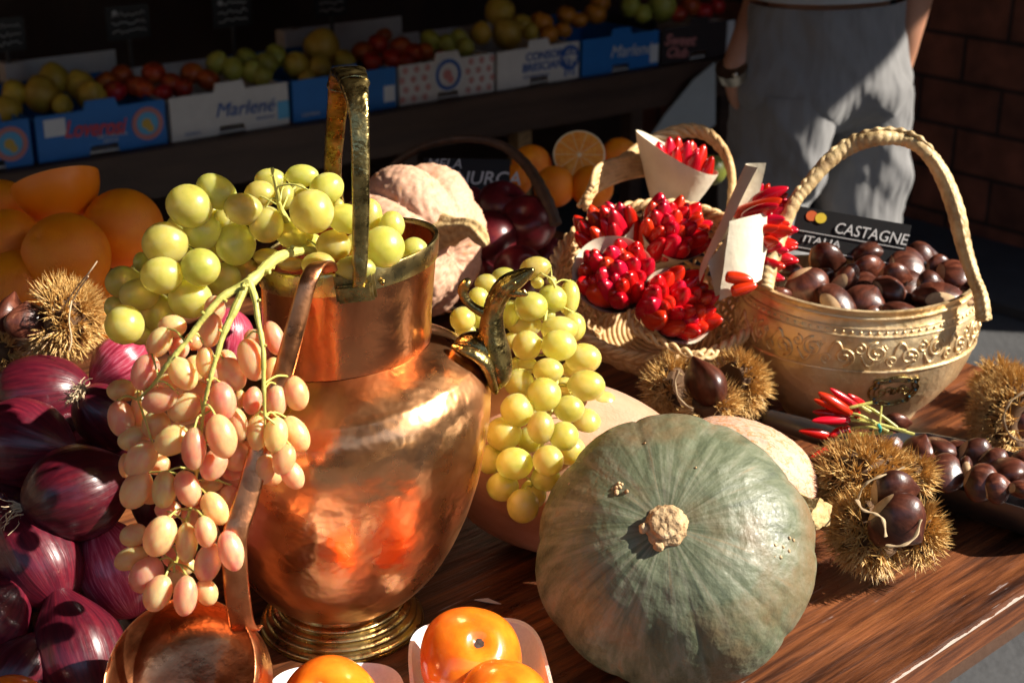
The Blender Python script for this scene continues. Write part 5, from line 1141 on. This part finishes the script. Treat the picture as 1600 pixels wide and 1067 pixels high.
# ================================================================== spiny burrs
def spines(g, c, R, n, ln, open_=None, oc=.6, seed=0, squash=(1, 1, 1), rad=.0007):
    rnd = random.Random(seed); c = V(c)
    tufts = int(n*1.6/9)
    for _ in range(tufts):
        while True:
            p = V((rnd.gauss(0, 1), rnd.gauss(0, 1), rnd.gauss(0, 1))).normalized()
            if open_ is None or all(p.dot(o_) < oc for o_ in open_): break
        base = c+V((p.x*squash[0], p.y*squash[1], p.z*squash[2]))*R
        if base.z < .001: base.z = .001
        for k in range(9):
            d = (p+V((rnd.gauss(0, .42), rnd.gauss(0, .42), rnd.gauss(0, .42)))).normalized(); l = ln*1.36*rnd.uniform(.55, 1.25)
            tip = base+d*l
            if tip.z < .0015: tip.z = .0015+rnd.random()*.003
            x = d.orthogonal().normalized(); y = d.cross(x); i = len(g.v)
            m = base+d*l*.5+V((0, 0, -.0006))
            g.v += [base+x*rad, base-x*rad*.5+y*rad*.87, base-x*rad*.5-y*rad*.87, m+x*rad*.8, m-x*rad*.4+y*rad*.7, m-x*rad*.4-y*rad*.7, tip]
            g.f += [(i, i+1, i+4, i+3), (i+1, i+2, i+5, i+4), (i+2, i, i+3, i+5), (i+3, i+4, i+6), (i+4, i+5, i+6), (i+5, i+3, i+6)]
def husk_shell(g, c, R, opens, oc, squash=(1, 1, 1), seed=0):
    def fn(p):
        k = 1.0
        for o_ in opens:
            if p.dot(o_) > oc: k = min(k, 1-.75*sstep(oc, oc+.12, p.dot(o_)))
        return V((p.x*squash[0], p.y*squash[1], p.z*squash[2]))*k*(1+.06*mnoise.noise(p*2+V((seed, 0, 0))))
    g.ball(c, R, 48, 30, fn=fn)
def burr(lab, lobes, nuts, nsp, ln, seams=(), seed=1):
    c0 = lobes[0][0]; t = thing('chestnut_burr', V((c0.x, c0.y, max(0, c0.z-lobes[0][1]))), lab, 'chestnut burr', 'spiny chestnut burrs')
    for i, (c, R, opens, oc, sq_) in enumerate(lobes):
        g = G(); husk_shell(g, c, R*.97, opens, oc, sq_, seed+i); hu = obj('husk', g, MT['husk'], t, sharp=0)
        g = G(); spines(g, c, R, int(nsp*R*R/.0009), ln, opens or None, oc, seed+i, sq_); obj('spines', g, MT['spine'], hu, smooth=False)
    for (c, R, z, roll) in nuts: chestnut(c, R, z, roll, parent=t)
    for s in seams:
        g = G(); q = spline([tuple(W(*p)) for p in s], 6); g.tube(q, [.0016+.0006*math.sin(i*1.1) for i in range(len(q))], 8, flat=.5); obj('seam_lip', g, MT['husk_inner'], t)
    return t
nd = lambda x, y, z: V((x, y, z)).normalized()
# open burr at right front (two lobes, two nuts between)
d1 = 1.285; d2 = 1.245
c1 = W(1350, 748, d1); c2 = W(1362, 828, d2); c3 = W(1432, 832, d2+.01)
burr('open golden burr right of the green pumpkin, split over two glossy chestnuts',
     [(c1, ps(54, d1), [nd(.35, -.55, -.7)], .50, (1.18, 1, .9)), (c2, ps(50, d2), [nd(.75, -.2, .6)], .35, (1, 1, 1)), (c3, ps(30, d2), [nd(-.9, 0, .5)], .35, (.9, 1, 1.3)), (W(1424, 742, d1), ps(20, d1), [nd(-.6, -.6, -.3)], .4, (1, 1, 1.2))],
     [(W(1396, 768, 1.225), ps(40, 1.225), RT+UP*.1, 1.8), (W(1402, 814, 1.205), ps(47, 1.205), RT*.7-UP*.6, 1.4)], 1500, .0125,
     [[(1340, 780, 1.215), (1350, 758, 1.21), (1370, 746, 1.21), (1392, 738, 1.215), (1412, 730, 1.22)], [(1338, 780, 1.215), (1348, 796, 1.195), (1366, 802, 1.19), (1380, 812, 1.185), (1384, 838, 1.185)], [(1384, 852, 1.18), (1410, 852, 1.175), (1430, 838, 1.18), (1438, 812, 1.19)]], 10)
# burr under the wicker basket
d = 1.47
burr('brown burr with one big chestnut, in front of the wicker basket',
     [(W(1050, 605, d+.02), ps(31, d), [nd(.7, -.5, .2)], .5, (1, 1, 1.1)), (W(1150, 600, d+.02), ps(37, d), [nd(-.75, -.45, .3)], .5, (1, 1, 1)), (W(1112, 632, d-.02), ps(26, d), [nd(-.4, -.3, .8)], .6, (1.2, 1, .9))],
     [(W(1100, 602, d-.02), ps(46, d-.02), UP*.8-RT*.3, 1.2)], 1500, .013, [[(1060, 578, 1.43), (1054, 600, 1.43), (1062, 625, 1.425), (1082, 640, 1.42)]], 20)
# burr at the right edge
d = 1.50
burr('burr at the right edge, opened around a dark hollow beside the brass basket',
     [(W(1590, 652, d), ps(58, d), [nd(.35, -.85, .1)], .72, (1, 1, 1.05))], [(W(1598, 655, d-.012), ps(26, d), RT, 1.0)], 1500, .013, [[(1600, 612, 1.455), (1578, 628, 1.455), (1568, 655, 1.455), (1580, 682, 1.455), (1600, 690, 1.455)]], 30)
burr('dark shaded burr behind the brass basket at the right edge', [(W(1562, 600, 1.62), ps(30, 1.62), [], 1, (1, 1, 1))], [], 1500, .012, (), 33)
# left burr with nuts
d = 1.36
burr('golden burr on the left, above the onions and below the oranges', [(W(98, 500, d), ps(46, d), [nd(-.85, -.3, .2)], .7, (1, 1, 1))], [(W(42, 505, d-.02), ps(32, d), UP, .5)], 1700, .014, (), 40)
chestnut(W(12, 492, 1.36), ps(36, 1.36), UP+RT*.3, 2.2, 'shiny chestnut at the left edge beside the golden burr')
burr('sliver of a golden burr at the left edge under the shiny chestnut', [(W(2, 552, 1.36), ps(20, 1.36), [], 1, (1, 1, 1))], [], 1500, .010, (), 44)
g = G(); 
for pts in ([(100, 478, 1.32), (118, 452, 1.31), (140, 425, 1.30), (152, 408, 1.30)], [(108, 480, 1.32), (125, 450, 1.31), (138, 432, 1.30)], [(112, 470, 1.315), (108, 500, 1.31), (112, 530, 1.31), (108, 548, 1.31)]):
    q = spline([tuple(W(*p)) for p in pts], 5); g.tube(q, [.0007]*len(q), 5)
tag(obj('dry_straw', g, MT['root']), 'thin pale straws lying on the golden burr at the left', 'straw')

# ================================================================== wicker basket and chilli cones
KC = W(1033, 438, 1.60); KN = V((-.04, -.50, .86)).normalized(); KR = .1165
def kf():
    x = V((1, 0, 0)); x = (x-KN*x.dot(KN)).normalized(); y = KN.cross(x); return x, y
KX, KY = kf()
def KP(a, h, r): return KC+KX*r*math.cos(a)+KY*r*math.sin(a)*.93+KN*h
def krad(h): return KR*(1-.42*(abs(h)/.085)**1.5) if h < 0 else KR
wb = thing('wicker_basket', V((KC.x, KC.y, 0)), 'round honey-coloured wicker basket tilted towards us, holding paper cones of red chillies', 'basket')
g = G(); NS = 30
for row in range(19):
    h = -.002-row*.0046; r = krad(h)
    g.tube([KP(2*PI*k/(NS*6), h+.0008*math.sin(k*1.1+row), r+.0036*math.cos(PI*(k/6)+row*PI)) for k in range(NS*6+1)], .0023, 6, cap=False)
for k in range(NS):
    a = 2*PI*k/NS+.01; g.tube([KP(a, -.004-j*.012, krad(-.004-j*.012)) for j in range(8)], .0018, 5)
for j in range(12): g.tube([KP(2*PI*k/60, -.088, KR*.58*(1-j/12)) for k in range(61)], .0027, 5, cap=False)
obj('woven_side', g, MT['wicker'], wb, sharp=0)
g = G()
for ph in range(3):
    g.tube([KP(2*PI*k/240, .003+.0048*math.sin(k*2*PI/12+ph*2*PI/3), KR+.003+.0042*math.cos(k*2*PI/12+ph*2*PI/3)) for k in range(241)], .0027, 7, cap=False)
g.tube([KP(2*PI*k/120, .004, KR+.003) for k in range(121)], .0034, 6, cap=False)
obj('braided_rim', g, MT['wicker'], wb, sharp=0)
g = G()   # plaited foot-border dropping at the front
q0 = spline([tuple(W(*p)) for p in ((982, 487, 1.515), (990, 512, 1.51), (1020, 530, 1.50), (1055, 545, 1.49), (1090, 556, 1.485), (1120, 552, 1.49))], 14)
for ph in (0, PI): g.tube([V(p)+(UP*math.sin(i*.42+ph)+RT*math.cos(i*.42+ph)*.4)*.0035 for i, p in enumerate(q0)], .0026, 7)
obj('plait', g, MT['wicker'], wb, sharp=0)
g = G(); hk = spline([tuple(W(*p)) for p in ((915, 318, 1.66), (930, 290, 1.69), (962, 262, 1.73), (1010, 226, 1.78), (1060, 206, 1.80), (1100, 208, 1.79), (1130, 236, 1.76), (1143, 275, 1.73), (1142, 320, 1.69), (1136, 360, 1.66))], 14)
for ph in range(4): g.tube([V(p)+(UP*math.sin(i*.30+ph*PI/2)+FW*math.cos(i*.30+ph*PI/2))*.0052 for i, p in enumerate(hk)], .0042, 8)
obj('handle', g, MT['wicker'], wb, sharp=0)
g = G()
for j in range(6): g.tube(spline([tuple(W(905+j*4, 322-j*6, 1.66)), tuple(W(935, 296-j*7, 1.69)), tuple(W(985, 276-j*6, 1.72)), tuple(W(1050, 268-j*5, 1.74))], 6), .0035, 7)
obj('back_bundle', g, MT['wicker'], wb, sharp=0)

g = G()   # chilli, unit length along z, tip at +z, calyx end at 0
pr = spline([(.02, 0), (.13, .03), (.175, .15), (.19, .35), (.182, .54), (.150, .72), (.098, .87), (.045, .965), (.001, 1.0)], 4)
g.lathe(pr, Matrix(), 18, fn=lambda r, z, a: (r*(1+.05*math.cos(2*a+z*3)), z))
for i, p in enumerate(g.v): g.v[i] = V((p.x+.05*math.sin(p.z*2.6), p.y, p.z))
me_c = g.mesh('chilli', MT['chilli'], sharp=0)
def chillies(root, cx, cy, d, ax, n, spread, L_, fan, seed, w=1.0, squash=1.0, back=1.0):
    rnd = random.Random(seed); ax = V(ax).normalized(); c = W(cx, cy, d)
    X = ax.orthogonal().normalized() if abs(ax.x) > .95 else (RT-ax*RT.dot(ax)).normalized(); Y_ = ax.cross(X)
    for i in range(n):
        rr = math.sqrt((i+.5)/n); an = i*2.39996+rnd.uniform(-.15, .15)
        off = X*math.cos(an)*rr*spread+Y_*math.sin(an)*rr*spread*squash
        tip = c+off+ax*(.010*(1-rr*rr)+rnd.uniform(-.004, .004)); dr = (ax+(X*math.cos(an)+Y_*math.sin(an))*fan*rr+V((rnd.uniform(-.06, .06), rnd.uniform(-.06, .06), rnd.uniform(-.06, .06)))).normalized()
        ll = L_*rnd.uniform(.85, 1.15); put('chilli', me_c, axis_frame(tip-dr*ll, dr, ll*w*rnd.uniform(.9, 1.1), ll*w*rnd.uniform(.9, 1.1), ll, rnd.random()*6), root)
def axp(r, u, t): return (RT*r+UP*u-FW*t).normalized()
def paper_cone(cx, cy, d, ax, R, L_, peak, pa, lab, fl=.25, squash=1.0, yaw=0):
    """rolled sheet: open mouth radius R at distance 0, apex L_ behind; one corner rises by peak at angle pa"""
    ax = V(ax).normalized(); c = W(cx, cy, d); X = (RT-ax*RT.dot(ax)).normalized(); Y_ = ax.cross(X); g = G(); rows = []
    nr, na = 14, 60; A0_ = pa-PI*1.08; A1_ = pa+PI*1.08
    for th in (0, .0007):
        rows = []
        for i in range(nr+1):
            t = i/nr; row = []
            for k in range(na+1):
                a = A0_+(A1_-A0_)*k/na; w_ = max(0, math.cos((a-pa)/1.9))**3
                top = peak*w_; s = -L_+t*(L_+top); r = R*max(.06, (s+L_)/L_)**.85*(1+.0*t); r *= 1+(.05*(k/na-.5))
                r = min(r, R*(1+fl*w_)); r += .0012*mnoise.noise(V((a*2, t*4, cx)))
                row.append(c+ax*(s-.020)+(X*math.cos(a)+Y_*math.sin(a)*squash)*(r-th))
            rows.append(row)
        g.grid(rows, False)
    return tag(obj('paper_cone', g, MT['paper'], sharp=0), lab, 'paper cone', 'thin wooden-paper cones')
BN = [  # cx,cy,d,axis, n, spread, length, fan, seed, width, squash, label, cone label, cone(R,L,peak,pa)
 (936, 338, 1.585, axp(-.45, .70, .62), 14, .034, .060, .3, 1, 1.02, .8, 'dark red chilli bunch at the left of the basket, pods lying up to the left', 'paper cone round the leftmost chilli bunch', (.034, .07, .004, 0.2)),
 (962, 420, 1.515, axp(-.15, .42, .92), 27, .043, .046, .45, 2, 1.42, .88, 'tight round chilli bunch at the front left of the basket, tips facing us', 'cream paper cone with an upright corner at the front left', (.041, .07, .012, 2.5)),
 (1072, 468, 1.50, axp(.42, .30, .88), 27, .044, .048, .5, 3, 1.36, .88, 'chilli bunch at the front centre fanning to the right over the braided rim', 'paper cone at the front centre of the basket rim', (.041, .07, .005, -.6)),
 (1062, 345, 1.575, axp(.30, .55, .80), 28, .042, .050, .55, 4, 1.30, .95, 'bright chilli bunch in the middle of the basket below the shaded cone', 'paper cone under the middle chilli bunch', (.038, .07, .002, -2.2)),
 (1068, 232, 1.70, axp(.18, .95, .30), 15, .036, .072, .35, 5, .88, .7, 'darkest chilli bunch standing upright in the tallest cone at the back', 'tall shaded paper cone with a raised left corner at the back', (.046, .090, .030, PI)),
 (1228, 362, 1.53, axp(.92, .05, .45), 26, .040, .054, .40, 6, .86, 1.3, 'chilli bunch poking out to the right over the chestnuts', None, None),
 (1205, 305, 1.60, axp(.65, .65, .4), 10, .026, .052, .35, 7, .9, 1, 'small chilli bunch behind the tallest paper point', None, None)]
for (cx, cy, d, ax, n, spd, ln, fan, sdd, wd, sq_, lab, clab, cone) in BN:
    c = W(cx, cy, d); t = thing('chilli_bunch', c-ax*ln, lab, 'chilli bunch', 'bunches of small red chillies')
    chillies(t, cx, cy, d, ax, n, spd, ln, fan, sdd, wd, sq_)
    if clab: paper_cone(*[(cx, cy)[j] for j in (0, 1)], d, ax, cone[0], cone[1], cone[2], cone[3], clab)
# free-standing folded paper sheets at the right
def sheet(pts, lab, bulge=.006, n=12):
    """pts: 4 corners TL,TR,BR,BL as (px,py,d); curved sheet with thickness"""
    P = [W(*p) for p in pts]; g = G(); nn = (P[1]-P[0]).cross(P[3]-P[0]).normalized()
    for th in (0, .0007):
        rows = []
        for i in range(n+1):
            v_ = i/n; row = []
            for k in range(n+1):
                u_ = k/n; p = (P[0]*(1-u_)+P[1]*u_)*(1-v_)+(P[3]*(1-u_)+P[2]*u_)*v_
                p = p+nn*(bulge*4*u_*(1-u_)+.0018*mnoise.noise(V((u_*2, v_*3, pts[0][0])))+th)
                row.append(p)
            rows.append(row)
        g.grid(rows, False)
    return tag(obj('paper_cone', g, MT['paper'], sharp=0), lab, 'paper cone', 'thin wooden-paper cones')
sheet([(1184, 262, 1.545), (1197, 255, 1.555), (1176, 350, 1.53), (1094, 440, 1.50)], 'tall pointed paper cone whose tip rises highest right of centre', .020)
sheet([(1140, 346, 1.50), (1207, 333, 1.53), (1190, 436, 1.50), (1124, 470, 1.475)], 'sunlit squarish paper cone at the right, enclosing two chillies', -.012)
sheet([(1106, 410, 1.505), (1150, 345, 1.52), (1150, 440, 1.50), (1118, 462, 1.49)], 'narrow paper fold between the centre bunch and the sunlit cone', .006)
t = thing('chilli_bunch', W(1160, 440, 1.47), 'pair of chillies inside the sunlit paper cone at the right', 'chilli bunch', 'bunches of small red chillies')
for (x0, y0, x1, y1) in ((1133, 432, 1178, 440), (1142, 456, 1184, 446)):
    p0, p1 = W(x0, y0, 1.465), W(x1, y1, 1.462); ll = (p1-p0).length; put('chilli', me_c, axis_frame(p0, p1-p0, .014/.19*.5, .014/.19*.5, ll, 0), t)
# loose chilli bunch with green stalks on the scoop handle
t = thing('chilli_bunch', onz(1370, 680, .03), 'loose tied chilli bunch with green stalks, lying on the scoop behind the open burr', 'chilli bunch', 'bunches of small red chillies')
LB = [((905, 300), (768, 212), 40), ((900, 325), (742, 330), 34), ((822, 392), (690, 372), 32), ((900, 362), (818, 392), 36), ((925, 268), (818, 196), 28), ((955, 265), (890, 218), 26), ((850, 425), (732, 478), 30), ((880, 310), (745, 292), 34), ((870, 290), (750, 245), 34), ((935, 320), (900, 250), 26)]
for i, (b0, tp, wd) in enumerate(LB):
    dd = 1.405+.004*(i % 4); p0 = W(*cI(*b0), dd+.006); p1 = W(*cI(*tp), dd-.004); ll = (p1-p0).length; w_ = ps(wd/2.58, dd)*.80/.19
    put('chilli', me_c, axis_frame(p0, p1-p0, w_*.75, w_*.75, ll, i), t)
g = G()
for i, (b0, tp, wd) in enumerate(LB):
    dd = 1.405+.004*(i % 4); p0 = cI(*b0); k = (i*37 % 10)/10; e = cI(1000+k*175, 350+30*((i*7) % 5)/5+k*10) if i % 4 else cI(1000-20*k, 335-10*i)
    q = spline([tuple(W(p0[0]-2, p0[1], dd+.004)), tuple(W((p0[0]*2+e[0])/3, (p0[1]*2+e[1])/3-2, dd)), tuple(W(e[0], e[1], dd))], 6); g.tube(q, [.0024]+[.0016]*(len(q)-1), 7)
g.tube([W(*cI(1018, 345), 1.40), W(*cI(1022, 300), 1.40), W(*cI(1025, 268), 1.40)], .001, 6)
so = obj('stalks', g, MT['stem_green'], t)
g = G(); g.tube([W(*cI(1012, 342), 1.395), W(*cI(1020, 358), 1.393), W(*cI(1018, 372), 1.396)], .0016, 6); obj('twine', g, MT['twine'], t)
